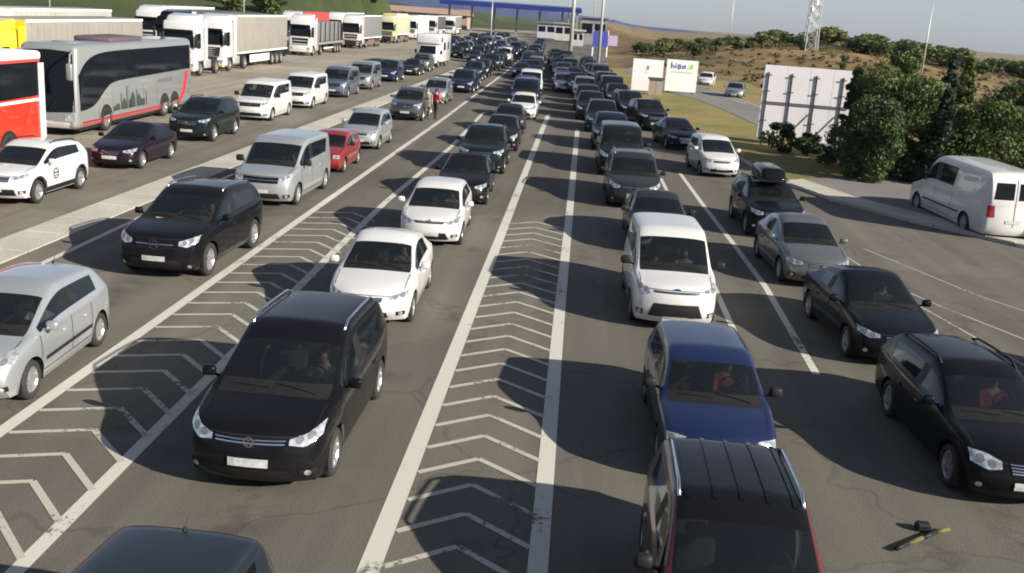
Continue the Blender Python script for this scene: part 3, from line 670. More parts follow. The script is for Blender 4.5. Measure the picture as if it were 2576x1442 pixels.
def make_tractor(style=0):
    """cab-over lorry tractor, front at y = 0, long axis +y"""
    t = Tmpl(); w = 1.24
    body = hull(-w, w, 0, 2.15, .95, 3.55, .13, 3, lambda c: Vector((c.x*(.97 if c.z > 3 else 1), c.y+(.22 if (c.z > 3 and c.y < 1) else 0), c.z)))
    S = HSurf(body, 3); fnf = lambda x, z, off: S.front(x, z, off)
    t.add('cab', body.mesh('cab', True), 'paint')
    roof = hull(-w*.93, w*.93, .42, 2.2, 3.45, 4.0, .14, 3, lambda c: Vector((c.x, c.y+(.55 if (c.z > 3.7 and c.y < 1) else 0), c.z+(.05 if c.y > 1 else -.12 if c.z > 3.7 else 0))))
    t.add('roof_deflector', roof.mesh('roof_deflector', True), 'paint')
    for sd in (1, -1):
        mb = MB(); mb.box(sd*w-.03, sd*w+.03, 2.17, 2.75, 1.0, 3.7); t.add('side_deflector', mb.mesh('side_deflector'), 'paint')
    t.add('windshield', decal(fnf, [(-1.13, 1.88), (0, 1.86), (1.13, 1.88)], [(-1.08, 2.88), (0, 2.90), (1.08, 2.88)], 14, 6, .012, 1).mesh('windshield', True), DGLASS)
    mb = hull(-1.12, 1.12, -.20, .12, 2.86, 3.02, .04, 1); t.add('sun_visor', mb.mesh('sun_visor', True), GLOSSBLACK)
    t.add('grille', decal(fnf, [(-.85, 1.08), (.85, 1.08)], [(-.92, 1.72), (.92, 1.72)], 12, 4, .012, 1).mesh('grille', True), BLACK)
    for k in range(4 if style == 0 else 2):
        mb = MB(); z = 1.16+k*(.15 if style == 0 else .3); ribbon(mb, fnf, [(-.84, z), (.84, z)], .05, .025, 10); t.add('grille_bar', mb.mesh('grille_bar'), CHROME if style == 0 else 'paint')
    bp = hull(-w-.01, w+.01, -.06, .9, .36, .97, .09, 2); S2 = HSurf(bp, 3); t.add('bumper', bp.mesh('bumper', True), 'paint' if style != 2 else BLACK)
    f2 = lambda x, z, off: S2.front(x, z, off)
    for sd in (1, -1):
        lamp_strip(t, f2, sd, .78, 1.17, .62, .84); lamp_strip(t, f2, sd, .80, 1.1, .44, .54, AMBER, 'fog_lamp')
        t.add('side_window', decal(lambda y, z, off: S.side(sd, y, z, off), [(.34, 1.88), (.9, 1.78), (1.35, 1.85)], [(.42, 2.75), (.9, 2.8), (1.35, 2.78)], 8, 4, .01, 1).mesh('side_window', True), DGLASS)
        di = None
        mb = MB()
        for a in ([(.26, 1.05), (.26, 2.85)], [(1.45, 1.05), (1.45, 2.85)]): ribbon(mb, lambda y, z, off: S.side(sd, y, z, off), a, .02, .006, 8)
        t.add('panel_gap', mb.mesh('panel_gap'), SEAM)
        mb = MB(); mb.rbox(sd*(w+.12)-.08, sd*(w+.12)+.10, -.12, .06, 1.9, 2.75, .05, 2); mb.tube((sd*w*.9, .1, 2.8), (sd*(w+.12), -.02, 2.8), .025); mb.tube((sd*w*.9, .1, 1.95), (sd*(w+.12), -.02, 1.95), .025)
        t.add('mirror', mb.mesh('mirror', True), BLACK)
        mb = MB()
        for z in (.42, .75): mb.rbox(sd*w-.25 if sd > 0 else -w-.01, sd*w+.01 if sd > 0 else -w+.25, .15, .75, z, z+.07, .02, 1)
        t.add('step', mb.mesh('step'), BLACK)
        mb = hull(sd*.78-.35, sd*.78+.42*1, 2.35, 3.75, .45, 1.05, .1, 2); mb.v = [(min(max(a, -1.22), 1.22), b, c) for a, b, c in mb.v]; t.add('fuel_tank', mb.mesh('fuel_tank', True), mat('tank_alloy', (.6, .6, .58), .35, .6))
        mb = MB(); prev = None
        for a in np.linspace(.1, math.pi-.1, 9):
            q = [(sd*(w-.02), 1.38+math.cos(a)*.62, .5+math.sin(a)*.62), (sd*(w-.4), 1.38+math.cos(a)*.62, .5+math.sin(a)*.62)]
            if prev: mb.add([prev[0], q[0], q[1], prev[1]], [(0, 1, 2, 3)])
            prev = q
        t.add('wheel_arch_trim', mb.mesh('wheel_arch_trim'), BLACK)
    wm, rm = wheels(.5, .3, 'hub')
    for y in (1.38, 4.95):
        for sd in (1, -1):
            i = t.add('wheel', wm, TYRE, -1, (sd*1.05, y, .5), 0 if sd > 0 else math.pi); t.add('rim', rm, RIM, i)
    mb = MB(); mb.box(-.45, .45, .4, 6.0, .6, .95); mb.box(-1.0, 1.0, 4.3, 5.7, .95, 1.12); mb.box(-1.1, 1.1, 2.2, 2.32, .9, 2.6)
    t.add('chassis', mb.mesh('chassis'), BLACK)
    return t
def make_trailer(kind='box', L=13.6, y0=2.85, top=4.0):
    """semi-trailer, front wall at y0"""
    t = Tmpl(); w = 1.27; y1 = y0+L
    zf = 1.18
    if kind == 'flat':
        mb = MB(); mb.box(-w, w, y0, y1, 1.05, 1.3); t.add('deck', mb.mesh('deck'), mat('deck_steel', (.2, .2, .19), .7, var=.2))
        mb = MB(); mb.box(-w, w, y0, y0+.1, 1.3, 2.9); t.add('headboard', mb.mesh('headboard'), 'side')
        for y in np.linspace(y0+1.5, y1-.6, 6):
            for sd in (1, -1):
                mb = MB(); mb.box(sd*w-.05, sd*w+.05, y-.05, y+.05, 1.3, 3.3); t.add('stake', mb.mesh('stake'), BLACK)
        mb = hull(-1.1, 1.1, y0+1.2, y1-1.0, 1.3, 3.3, .12, 2); t.add('sheeted_load', mb.mesh('sheeted_load', True), 'side')
    else:
        mb = hull(-w, w, y0, y1, zf, top, .05, 2); S = HSurf(mb, L+8); t.add('trailer_box', mb.mesh('trailer_box', True), 'side')
        for sd in (1, -1):
            for z in (zf+.06, top-.07):
                mb = MB(); mb.box(sd*w-.02, sd*w+.025, y0+.02, y1-.02, z-.06, z+.06); t.add('side_rail', mb.mesh('side_rail'), 'rail')
            if kind == 'curtain':
                for y in np.linspace(y0+.5, y1-.5, 22):
                    mb = MB(); mb.box(sd*w-.01, sd*w+.014, y-.03, y+.03, zf+.12, top-.13); t.add('curtain_strap', mb.mesh('curtain_strap'), 'strap', detail=1)
        mb = MB(); mb.box(-w*.98, w*.98, y0-.03, y0, zf, top-.05); t.add('front_wall', mb.mesh('front_wall'), 'front')
        for sd in (1, -1):
            mb = MB(); mb.box(.02 if sd > 0 else -w*.96, w*.96 if sd > 0 else -.02, y1, y1+.04, zf+.05, top-.08); t.add('rear_door', mb.mesh('rear_door'), 'front')
    mb = MB(); mb.box(-.5, .5, y0+.4, y1-.2, .85, zf); mb.box(-1.15, 1.15, y1-.3, y1, .55, .75); t.add('chassis', mb.mesh('chassis'), BLACK)
    for sd in (1, -1):
        mb = MB(); mb.box(sd*1.2-.02, sd*1.2+.02, y0+3.3, y1-5.2, .45, 1.0) if kind == 'box' or kind == 'curtain' else mb.box(sd*1.2-.02, sd*1.2+.02, y0+3.3, y1-5.2, .6, .7)
        t.add('side_guard', mb.mesh('side_guard'), 'guard')
        mb = MB(); mb.box(sd*.9-.08, sd*.9+.08, y0+2.5, y0+2.7, .05, .95); t.add('landing_leg', mb.mesh('landing_leg'), BLACK)
    wm, rm = wheels(.5, .36, 'hub')
    for y in (y1-4.2, y1-2.9, y1-1.6):
        for sd in (1, -1):
            i = t.add('wheel', wm, TYRE, -1, (sd*1.05, y, .5), 0 if sd > 0 else math.pi); t.add('rim', rm, CAP, i)
    return t
def make_coach():
    t = Tmpl(); w = 1.275; L = 12.9
    mb = hull(-w, w, 0, L, .30, 3.55, .24, 4, lambda c: Vector((c.x*(.95 if c.z > 2 else 1), c.y+(.35 if (c.z > 2 and c.y < 1) else 0), c.z)))
    S = HSurf(mb, L+2); bi = t.add('body', mb.mesh('body', True), 'paint'); fnf = lambda x, z, off: S.front(x, z, off)
    t.add('windshield', decal(fnf, [(-1.16, .98), (0, .92), (1.16, .98)], [(-1.02, 3.28), (0, 3.33), (1.02, 3.28)], 16, 12, .012, 1).mesh('windshield', True), DGLASS)
    for sd in (1, -1):
        fs = lambda y, z, off: S.side(sd, y, z, off)
        def lo(y): return 1.0+.95*(1/(1+math.exp(-(y-2.3)*2.4)))+.012*y*(y > 3)
        def up(y): return 2.3+.95*(1-math.exp(-(y-.3)*1.3)) if y < 4 else 3.245
        ysb = np.linspace(.5, 12.55, 30); t.add('window_band', decal(fs, [(y, lo(y)+.02) for y in ysb], [(y, up(y)-.02) for y in ysb], 40, 5, .005, 1.2).mesh('window_band', True), GLOSSBLACK)
        cuts = [.34, 1.25, 2.6, 4.1, 5.6, 7.1, 8.6, 10.1, 11.5, 12.6]
        for a, b in zip(cuts, cuts[1:]):
            ys = np.linspace(a+.02, b-.02, 8)
            t.add('side_window', decal(fs, [(y, lo(y)) for y in ys], [(y, up(y)) for y in ys], 10, 5, .010, 1.2).mesh('side_window', True), DGLASS)
        for z0, z1, m in ((.40, .47, 'stripe'), (.50, .58, 'stripe2')):
            mb = decal(fs, [(.5, z0), (9.0, z0)], [(.5, z1), (9.0, z1)], 24, 1, .008, 2); t.add('skirt_stripe', mb.mesh('skirt_stripe'), m)
        ys = [(10.3, .5), (10.9, .62), (11.4, 1.0), (11.7, 1.5), (11.9, 2.0)]
        mb = decal(fs, ys, [(y+.42, z) for y, z in ys], 10, 2, .009, 1); t.add('rear_flash', mb.mesh('rear_flash'), 'stripe')
        # printed skyline silhouette: domes and towers
        mb = MB()
        def rect(y, a, z0, z1):
            d = decal(fs, [(y-a, z0), (y+a, z0)], [(y-a*.8, z1), (y+a*.8, z1)], 3, 2, .009, 1); mb.add(d.v, d.f)
        for y, a, z0, z1 in ((3.5,.16,.75,.95),(3.85,.22,.75,1.02),(4.2,.05,.75,1.45),(4.5,.25,.75,1.05),(4.8,.055,.75,1.72),(5.1,.18,.75,1.12),(5.4,.3,.75,1.2),(5.85,.06,.75,1.5),(6.1,.2,.75,1.15),(6.5,.25,.75,1.05),(6.9,.05,.75,1.35)): rect(y, a, z0, z1)
        for y, rr, z in ((4.5,.2,1.05),(5.4,.25,1.2),(6.1,.17,1.15)):
            d = decal(fs, [(y-rr, z), (y, z), (y+rr, z)], [(y-rr*.9, z+.02), (y, z+rr), (y+rr*.9, z+.02)], 9, 2, .009, 1); mb.add(d.v, d.f)
        t.add('side_print', mb.mesh('side_print'), 'print')
        mb = MB()
        for k in range(9): d = decal(fs, [(8.4+k*.2, 1.62), (8.5+k*.2, 1.62)], [(8.4+k*.2, 1.80), (8.5+k*.2, 1.80)], 2, 1, .009, 1); mb.add(d.v, d.f)
        t.add('side_print', mb.mesh('side_print'), 'print2')
        mb = MB()
        for a in (2.0, 3.4, 5.0, 6.6, 8.2): ribbon(mb, fs, [(a, .62), (a, 1.75 if a > 3 else 1.0)], .014, .006, 6)
        t.add('panel_gap', mb.mesh('panel_gap'), SEAM)
        for y in (2.7, 9.1, 10.4):
            mb = MB(); prev = None; c = S.side(sd, y, .7, .004)
            pts = [fs(y+.6*math.cos(a), max(.33, .5+.6*math.sin(a)), .006) for a in np.linspace(-.3, math.pi+.3, 18)]
            pts = [p for p in pts if p is not None]
            mb.add(pts, [tuple(range(len(pts)))]); t.add('wheel_arch', mb.mesh('wheel_arch'), SEAM)
        lamp_strip(t, fnf, sd, .75, 1.12, .62, .86)
        mb = MB(); mb.path([(sd*1.0, .35, 3.3), (sd*1.25, -.35, 3.2), (sd*1.3, -.5, 2.85)], .04, 6); mb.rbox(sd*1.3-.13, sd*1.3+.13, -.6, -.46, 2.25, 2.9, .06, 2)
        t.add('mirror', mb.mesh('mirror', True), 'mirror')
    t.add('bumper', decal(fnf, [(-1.15, .36), (1.15, .36)], [(-1.15, .58), (1.15, .58)], 10, 2, .012, 1).mesh('bumper', True), 'lower')
    t.add('destination_board', decal(fnf, [(-.7, 3.0), (.7, 3.0)], [(-.68, 3.22), (.68, 3.22)], 6, 2, .02, 1).mesh('destination_board', True), GLOSSBLACK)
    t.add('number_plate', decal(fnf, [(-.26, .5), (.26, .5)], [(-.26, .61), (.26, .61)], 4, 1, .03, 1).mesh('number_plate'), PLATE)
    for s0 in (-1, 1):
        for k in (0,):
            mb = MB(); mb.path([(s0*.1, .0, 1.0), (s0*.5, -.02, 1.5)], .015, 5); t.add('wiper', mb.mesh('wiper'), BLACK)
    mb = hull(-.85, .85, 4.2, 7.6, 3.5, 3.74, .09, 2); t.add('air_conditioner', mb.mesh('air_conditioner', True), 'ac')
    mb = hull(-.5, .5, 1.6, 2.4, 3.5, 3.6, .04, 1); t.add('roof_hatch', mb.mesh('roof_hatch', True), 'paint')
    wm, rm = wheels(.5, .3, 'hub')
    for y in (2.7, 9.1, 10.4):
        for sd in (1, -1):
            i = t.add('wheel', wm, TYRE, -1, (sd*1.14, y, .5), 0 if sd > 0 else math.pi); t.add('rim', rm, RIM, i)
    mb = MB(); mb.box(-1.1, 1.1, .5, L-.5, .2, .32); t.add('underbody', mb.mesh('underbody'), BLACK)
    return t
def make_motorhome():
    t = Tmpl(); w = 1.15
    mb = hull(-w, w, 1.6, 6.6, .45, 3.0, .10, 3); S = HSurf(mb, 10); t.add('living_box', mb.mesh('living_box', True), 'paint')
    mb = hull(-w, w, .3, 2.0, 2.05, 3.0, .18, 3); t.add('alcove', mb.mesh('alcove', True), 'paint'); S2 = HSurf(mb, 10)
    mb = hull(-1.0, 1.0, -.6, 1.8, .4, 2.1, .14, 3, lambda c: Vector((c.x*(.88 if c.z > 1.5 else 1), c.y+(1.15 if (c.z > 1.5 and c.y < 0) else 0), c.z))); S3 = HSurf(mb, 10)
    t.add('cab', mb.mesh('cab', True), 'paint')
    t.add('windshield', decal(lambda x, z, o: S3.front(x, z, o), [(-.8, 1.2), (.8, 1.2)], [(-.72, 1.92), (.72, 1.92)], 8, 4, .01, 1).mesh('windshield', True), DGLASS)
    t.add('grille', decal(lambda x, z, o: S3.front(x, z, o), [(-.5, .6), (.5, .6)], [(-.5, .85), (.5, .85)], 8, 2, .01, 1).mesh('grille', True), BLACK)
    for sd in (1, -1):
        fs = lambda y, z, o: S.side(sd, y, z, o)
        for a, b in ((2.2, 3.4), (4.6, 5.3)): t.add('side_window', decal(fs, [(a, 1.55), (b, 1.55)], [(a, 2.25), (b, 2.25)], 5, 3, .012, 1).mesh('side_window'), DGLASS)
        t.add('alcove_window', decal(lambda y, z, o: S2.side(sd, y, z, o), [(.8, 2.35), (1.4, 2.35)], [(.8, 2.7), (1.4, 2.7)], 4, 2, .012, 1).mesh('alcove_window'), DGLASS)
        lamp_strip(t, lambda x, z, o: S3.front(x, z, o), sd, .58, .86, .7, .9)
        mb = MB(); mb.rbox(sd*1.2-.1, sd*1.2+.1, .55, .68, 1.2, 1.55, .04, 1); t.add('mirror', mb.mesh('mirror'), BLACK)
    wm, rm = wheels(.34, .22, 'hub')
    for y in (.2, 4.6):
        for sd in (1, -1):
            i = t.add('wheel', wm, TYRE, -1, (sd*.95, y, .34), 0 if sd > 0 else math.pi); t.add('rim', rm, CAP, i)
    mb = MB(); mb.box(-.95, .95, -.3, 6.4, .25, .5); t.add('underbody', mb.mesh('underbody'), BLACK)
    return t

# ------------------------------------------------------------------ people: one continuous skinned body each
def person(label, loc, rz, joints, bones, shirt, trousers, skin=(.45, .27, .19), hair=(.03, .022, .018), sleeve='elbow', root='pelvis', headdir=(0, -1, 0)):
    names = list(joints); me = bpy.data.meshes.new('person')
    me.from_pydata([joints[n][0] for n in names], [(names.index(a), names.index(b)) for a, b in bones], [])
    def mods(o):
        m = o.modifiers.new('skin', 'SKIN'); m.use_smooth_shade = True; s = o.modifiers.new('sub', 'SUBSURF'); s.levels = 2; s.render_levels = 2
    bm = bmesh.new(); bm.from_mesh(me); lay = bm.verts.layers.skin.verify(); bm.verts.ensure_lookup_table()
    for i, n in enumerate(names):
        r = joints[n][1]; bm.verts[i][lay].radius = r if isinstance(r, tuple) else (r, r); bm.verts[i][lay].use_root = (n == root)
    bm.to_mesh(me); bm.free()
    ev = evaluated(me, mods)
    ev.materials.clear()
    for _ in range(3): ev.materials.append(None)
    J = {n: np.array(joints[n][0]) for n in names}
    nf = len(ev.polygons); C_ = np.empty(nf*3); ev.polygons.foreach_get('center', C_); C_ = C_.reshape(-1, 3); best = np.full(nf, 9.9); idx = np.ones(nf, int)
    skinset = {'head', 'neck', 'crown', 'wristL', 'wristR', 'handL', 'handR'}
    def klass(n, b):
        if n in skinset or n.startswith('f_') or (n.startswith('elbow') and b.startswith('wrist')): return 0
        return 2 if (n.startswith(('knee', 'ankle', 'toe', 'hip')) or n == 'pelvis') else 1
    for a, b in bones:
        d = J[b]-J[a]; t = np.clip(((C_-J[a])@d)/max(1e-9, d@d), 0, 1); q = np.linalg.norm(C_-(J[a]+t[:, None]*d), axis=1); m = q < best
        best[m] = q[m]; idx[m & (t < .5)] = klass(a, b); idx[m & (t >= .5)] = klass(b, b)
    ev.polygons.foreach_set('material_index', idx); ev.polygons.foreach_set('use_smooth', [True]*len(idx))
    o = link('person', ev, [mat('skin_%.2f' % skin[0], skin, .55), mat('cloth_%.2f_%.2f_%.2f' % shirt, shirt, .85, var=.15), mat('cloth_%.2f_%.2f_%.2f' % trousers, trousers, .85, var=.15)], None, loc, rz)
    tag(o, label, 'person')
    h = J['head']; mb = MB(); bmh = bmesh.new(); bmesh.ops.create_uvsphere(bmh, u_segments=14, v_segments=8, radius=.108)
    for v in bmh.verts: v.co = Vector((v.co.x*.92, v.co.y*1.06+.022, v.co.z*1.12+.035))
    bmesh.ops.delete(bmh, geom=[v for v in bmh.verts if v.co.y < -.055 and v.co.z < .075 or v.co.z < -.06], context='VERTS')
    for v in bmh.verts: v.co += Vector(h)
    mb.addbm(bmh); mb.build('hair', mat('hair_%.3f' % hair[0], hair, .7), o, True)
    for s in (-1, 1):
        mb = MB(); e = h+np.array((s*.035, -.098, .015)); mb.lathe([(-.008, .001), (0, .010), (.008, .001)], 'z', 8, tuple(e)); mb.build('eye', mat('eye_dark', (.02, .015, .012), .3), o)
    mb = MB(); e = h+np.array((0, -.098, -.052)); mb.box(e[0]-.022, e[0]+.022, e[1]-.004, e[1]+.01, e[2]-.004, e[2]+.004); mb.build('mouth', mat('lip', (.32, .13, .11), .5), o)
    return o
def hand_joints(J, B, s, wrist, d, side):
    """palm with four unequal fingers and a thumb leaving its side"""
    d = Vector(d).normalized(); side = Vector(side).normalized(); w = Vector(wrist); n = d.cross(side)
    J['hand'+s] = (tuple(w+d*.06), (.038, .02)); B.append(('wrist'+s, 'hand'+s))
    for k, (o, l) in enumerate(((-.03, .075), (-.01, .085), (.011, .08), (.031, .062))):
        a = w+d*.095+side*o; b = a+d*l*.55+n*.012; c = b+d*l*.35+n*.03
        J['f_%s%da' % (s, k)] = (tuple(a), .010); J['f_%s%db' % (s, k)] = (tuple(b), .009); J['f_%s%dc' % (s, k)] = (tuple(c), .008)
        B += [('hand'+s, 'f_%s%da' % (s, k)), ('f_%s%da' % (s, k), 'f_%s%db' % (s, k)), ('f_%s%db' % (s, k), 'f_%s%dc' % (s, k))]
    a = w+d*.045-side*.045; b = a+d*.04-side*.02
    J['f_%sta' % s] = (tuple(a), .011); J['f_%stb' % s] = (tuple(b), .009); B += [('hand'+s, 'f_%sta' % s), ('f_%sta' % s, 'f_%stb' % s)]
def standing():
    J = dict(pelvis=((0, 0, .95), (.155, .11)), belly=((0, -.01, 1.12), (.15, .11)), chest=((0, 0, 1.33), (.175, .115)), neck=((0, .0, 1.50), .055), head=((0, -.02, 1.63), (.085, .098)), crown=((0, -.01, 1.72), (.06, .07)),
             shL=((.19, 0, 1.42), .065), shR=((-.19, 0, 1.42), .065), elbowL=((.25, .03, 1.15), .045), elbowR=((-.25, -.02, 1.16), .045), wristL=((.25, -.06, .92), .03), wristR=((-.23, -.20, 1.02), .03),
             hipL=((.10, 0, .88), .10), hipR=((-.10, 0, .88), .10), kneeL=((.115, -.03, .49), .065), kneeR=((-.10, .03, .49), .065), ankleL=((.12, .0, .09), .042), ankleR=((-.105, .09, .09), .042), toeL=((.13, -.14, .045), .04), toeR=((-.11, -.05, .045), .04))
    B = [('pelvis', 'belly'), ('belly', 'chest'), ('chest', 'neck'), ('neck', 'head'), ('head', 'crown'), ('chest', 'shL'), ('chest', 'shR'), ('shL', 'elbowL'), ('shR', 'elbowR'), ('elbowL', 'wristL'), ('elbowR', 'wristR'),
         ('pelvis', 'hipL'), ('pelvis', 'hipR'), ('hipL', 'kneeL'), ('hipR', 'kneeR'), ('kneeL', 'ankleL'), ('kneeR', 'ankleR'), ('ankleL', 'toeL'), ('ankleR', 'toeR')]
    hand_joints(J, B, 'L', J['wristL'][0], (0, -.25, -1), (0, -1, .2)); hand_joints(J, B, 'R', J['wristR'][0], (.1, -.9, -.3), (0, -.3, 1))
    return J, B
def seated(arm_out=False):
    """origin at the seat cushion; faces -y, hands towards the wheel"""
    J = dict(pelvis=((0, .05, .10), (.16, .11)), belly=((0, .07, .25), (.15, .11)), chest=((0, .12, .44), (.175, .115)), neck=((0, .13, .60), .055), head=((0, .10, .73), (.085, .098)), crown=((0, .11, .82), (.06, .07)),
             shL=((.19, .11, .52), .065), shR=((-.19, .11, .52), .065), elbowL=((.25, -.08, .32), .045), elbowR=((-.22, -.10, .32), .045), wristL=((.16, -.30, .38), .03), wristR=((-.14, -.30, .38), .03),
             hipL=((.10, -.02, .10), .10), hipR=((-.10, -.02, .10), .10), kneeL=((.12, -.42, .16), .065), kneeR=((-.12, -.42, .16), .065), ankleL=((.11, -.60, -.18), .042), ankleR=((-.11, -.60, -.18), .042), toeL=((.11, -.74, -.20), .04), toeR=((-.11, -.74, -.20), .04))
    if arm_out: J['elbowL'] = ((.42, -.10, .40), .045); J['wristL'] = ((.44, -.34, .42), .03)
    B = [('pelvis', 'belly'), ('belly', 'chest'), ('chest', 'neck'), ('neck', 'head'), ('head', 'crown'), ('chest', 'shL'), ('chest', 'shR'), ('shL', 'elbowL'), ('shR', 'elbowR'), ('elbowL', 'wristL'), ('elbowR', 'wristR'),
         ('pelvis', 'hipL'), ('pelvis', 'hipR'), ('hipL', 'kneeL'), ('hipR', 'kneeR'), ('kneeL', 'ankleL'), ('kneeR', 'ankleR'), ('ankleL', 'toeL'), ('ankleR', 'toeR')]
    hand_joints(J, B, 'L', J['wristL'][0], (-.2, -.9, .25), (0, .2, 1)); hand_joints(J, B, 'R', J['wristR'][0], (.2, -.9, .25), (0, .2, 1))
    return J, B

# ------------------------------------------------------------------ ground materials
def ground_mat(name, stops, scale=.08, fine=30.0, rough=.92, bump=.25, streak=None, patch=None):
    m, n, l, b = newmat(name)
    b.inputs['Roughness'].default_value = rough; b.inputs['Specular IOR Level'].default_value = .3
    g = n.new('ShaderNodeNewGeometry')
    t1 = n.new('ShaderNodeTexNoise'); t1.inputs['Scale'].default_value = scale; t1.inputs['Detail'].default_value = 8; t1.inputs['Roughness'].default_value = .62
    l.new(g.outputs['Position'], t1.inputs['Vector'])
    cr = n.new('ShaderNodeValToRGB'); el = cr.color_ramp.elements
    while len(el) < len(stops): el.new(.5)
    for e, (p, c) in zip(el, stops): e.position = p; e.color = (*c, 1)
    l.new(t1.outputs['Fac'], cr.inputs['Fac']); col = cr.outputs['Color']
    t2 = n.new('ShaderNodeTexNoise'); t2.inputs['Scale'].default_value = fine; t2.inputs['Detail'].default_value = 3
    l.new(g.outputs['Position'], t2.inputs['Vector'])
    mr = n.new('ShaderNodeMapRange'); mr.inputs['From Min'].default_value = .3; mr.inputs['From Max'].default_value = .7; mr.inputs['To Min'].default_value = .80; mr.inputs['To Max'].default_value = 1.2
    l.new(t2.outputs['Fac'], mr.inputs['Value'])
    def mul(a, f):
        x = n.new('ShaderNodeMix'); x.data_type = 'RGBA'; x.blend_type = 'MULTIPLY'; x.inputs['Factor'].default_value = 1
        l.new(a, x.inputs[6]); l.new(f, x.inputs[7]); return x.outputs[2]
    col = mul(col, mr.outputs[0])
    if streak:   # long tyre and oil marks along the lanes
        mp = n.new('ShaderNodeMapping'); mp.inputs['Scale'].default_value = (1.3, .03, 1); l.new(g.outputs['Position'], mp.inputs['Vector'])
        t3 = n.new('ShaderNodeTexNoise'); t3.inputs['Scale'].default_value = 1.0; t3.inputs['Detail'].default_value = 4; l.new(mp.outputs[0], t3.inputs['Vector'])
        m3 = n.new('ShaderNodeMapRange'); m3.inputs['From Min'].default_value = .35; m3.inputs['From Max'].default_value = .65; m3.inputs['To Min'].default_value = 1-streak; m3.inputs['To Max'].default_value = 1+streak*.5
        l.new(t3.outputs['Fac'], m3.inputs['Value']); col = mul(col, m3.outputs[0])
        vo = n.new('ShaderNodeTexVoronoi'); vo.inputs['Scale'].default_value = .55; l.new(g.outputs['Position'], vo.inputs['Vector'])
        t4 = n.new('ShaderNodeTexNoise'); t4.inputs['Scale'].default_value = 3.0; l.new(g.outputs['Position'], t4.inputs['Vector'])
        ad = n.new('ShaderNodeMath'); ad.operation = 'MULTIPLY_ADD'; ad.inputs[1].default_value = .35; l.new(t4.outputs['Fac'], ad.inputs[0]); l.new(vo.outputs['Distance'], ad.inputs[2])
        m4 = n.new('ShaderNodeMapRange'); m4.inputs['From Min'].default_value = .20; m4.inputs['From Max'].default_value = .38; m4.inputs['To Min'].default_value = .72; m4.inputs['To Max'].default_value = 1.0
        l.new(ad.outputs[0], m4.inputs['Value']); col = mul(col, m4.outputs[0])
    if streak:   # oil drips down the middle of each queue, fine cracks, repair patches
        sx = n.new('ShaderNodeSeparateXYZ'); l.new(g.outputs['Position'], sx.inputs[0]); acc = None
        for xc in (-16.1, -9.3, -3.7, 2.3, 6.4):
            a = n.new('ShaderNodeMath'); a.operation = 'SUBTRACT'; a.inputs[1].default_value = xc; l.new(sx.outputs['X'], a.inputs[0])
            b2_ = n.new('ShaderNodeMath'); b2_.operation = 'ABSOLUTE'; l.new(a.outputs[0], b2_.inputs[0])
            c = n.new('ShaderNodeMapRange'); c.interpolation_type = 'SMOOTHSTEP'; c.inputs['From Min'].default_value = .75; c.inputs['From Max'].default_value = .05; l.new(b2_.outputs[0], c.inputs['Value'])
            if acc is None: acc = c.outputs[0]
            else:
                s_ = n.new('ShaderNodeMath'); s_.operation = 'ADD'; l.new(acc, s_.inputs[0]); l.new(c.outputs[0], s_.inputs[1]); acc = s_.outputs[0]
        t5 = n.new('ShaderNodeTexNoise'); t5.inputs['Scale'].default_value = 1.4; t5.inputs['Detail'].default_value = 7; t5.inputs['Roughness'].default_value = .7; l.new(g.outputs['Position'], t5.inputs['Vector'])
        m5 = n.new('ShaderNodeMapRange'); m5.inputs['From Min'].default_value = .42; m5.inputs['From Max'].default_value = .62; l.new(t5.outputs['Fac'], m5.inputs['Value'])
        p5 = n.new('ShaderNodeMath'); p5.operation = 'MULTIPLY'; l.new(acc, p5.inputs[0]); l.new(m5.outputs[0], p5.inputs[1])
        d5 = n.new('ShaderNodeMapRange'); d5.inputs['To Min'].default_value = 1.0; d5.inputs['To Max'].default_value = .62; l.new(p5.outputs[0], d5.inputs['Value']); col = mul(col, d5.outputs[0])
        wv = n.new('ShaderNodeTexNoise'); wv.inputs['Scale'].default_value = 1.2; l.new(g.outputs['Position'], wv.inputs['Vector'])
        av = n.new('ShaderNodeVectorMath'); av.operation = 'ADD'; l.new(g.outputs['Position'], av.inputs[0]); l.new(wv.outputs['Color'], av.inputs[1])
        vc = n.new('ShaderNodeTexVoronoi'); vc.feature = 'DISTANCE_TO_EDGE'; vc.inputs['Scale'].default_value = .22; l.new(av.outputs[0], vc.inputs['Vector'])
        m6 = n.new('ShaderNodeMapRange'); m6.inputs['From Min'].default_value = .003; m6.inputs['From Max'].default_value = .010; m6.inputs['To Min'].default_value = .80; m6.inputs['To Max'].default_value = 1.0; l.new(vc.outputs['Distance'], m6.inputs['Value']); col = mul(col, m6.outputs[0])
        vb = n.new('ShaderNodeTexVoronoi'); vb.distance = 'CHEBYCHEV'; vb.inputs['Scale'].default_value = .09; vb.inputs['Randomness'].default_value = .8; l.new(g.outputs['Position'], vb.inputs['Vector'])
        m7 = n.new('ShaderNodeMapRange'); m7.inputs['To Min'].default_value = .86; m7.inputs['To Max'].default_value = 1.10; sc_ = n.new('ShaderNodeSeparateColor'); l.new(vb.outputs['Color'], sc_.inputs[0]); l.new(sc_.outputs[0], m7.inputs['Value']); col = mul(col, m7.outputs[0])
    if patch:
        col = patch(n, l, g, col)
    l.new(col, b.inputs['Base Color'])
    bp = n.new('ShaderNodeBump'); bp.inputs['Strength'].default_value = bump; bp.inputs['Distance'].default_value = .02
    l.new(t2.outputs['Fac'], bp.inputs['Height']); l.new(bp.outputs[0], b.inputs['Normal'])
    MATS[name] = m; return m
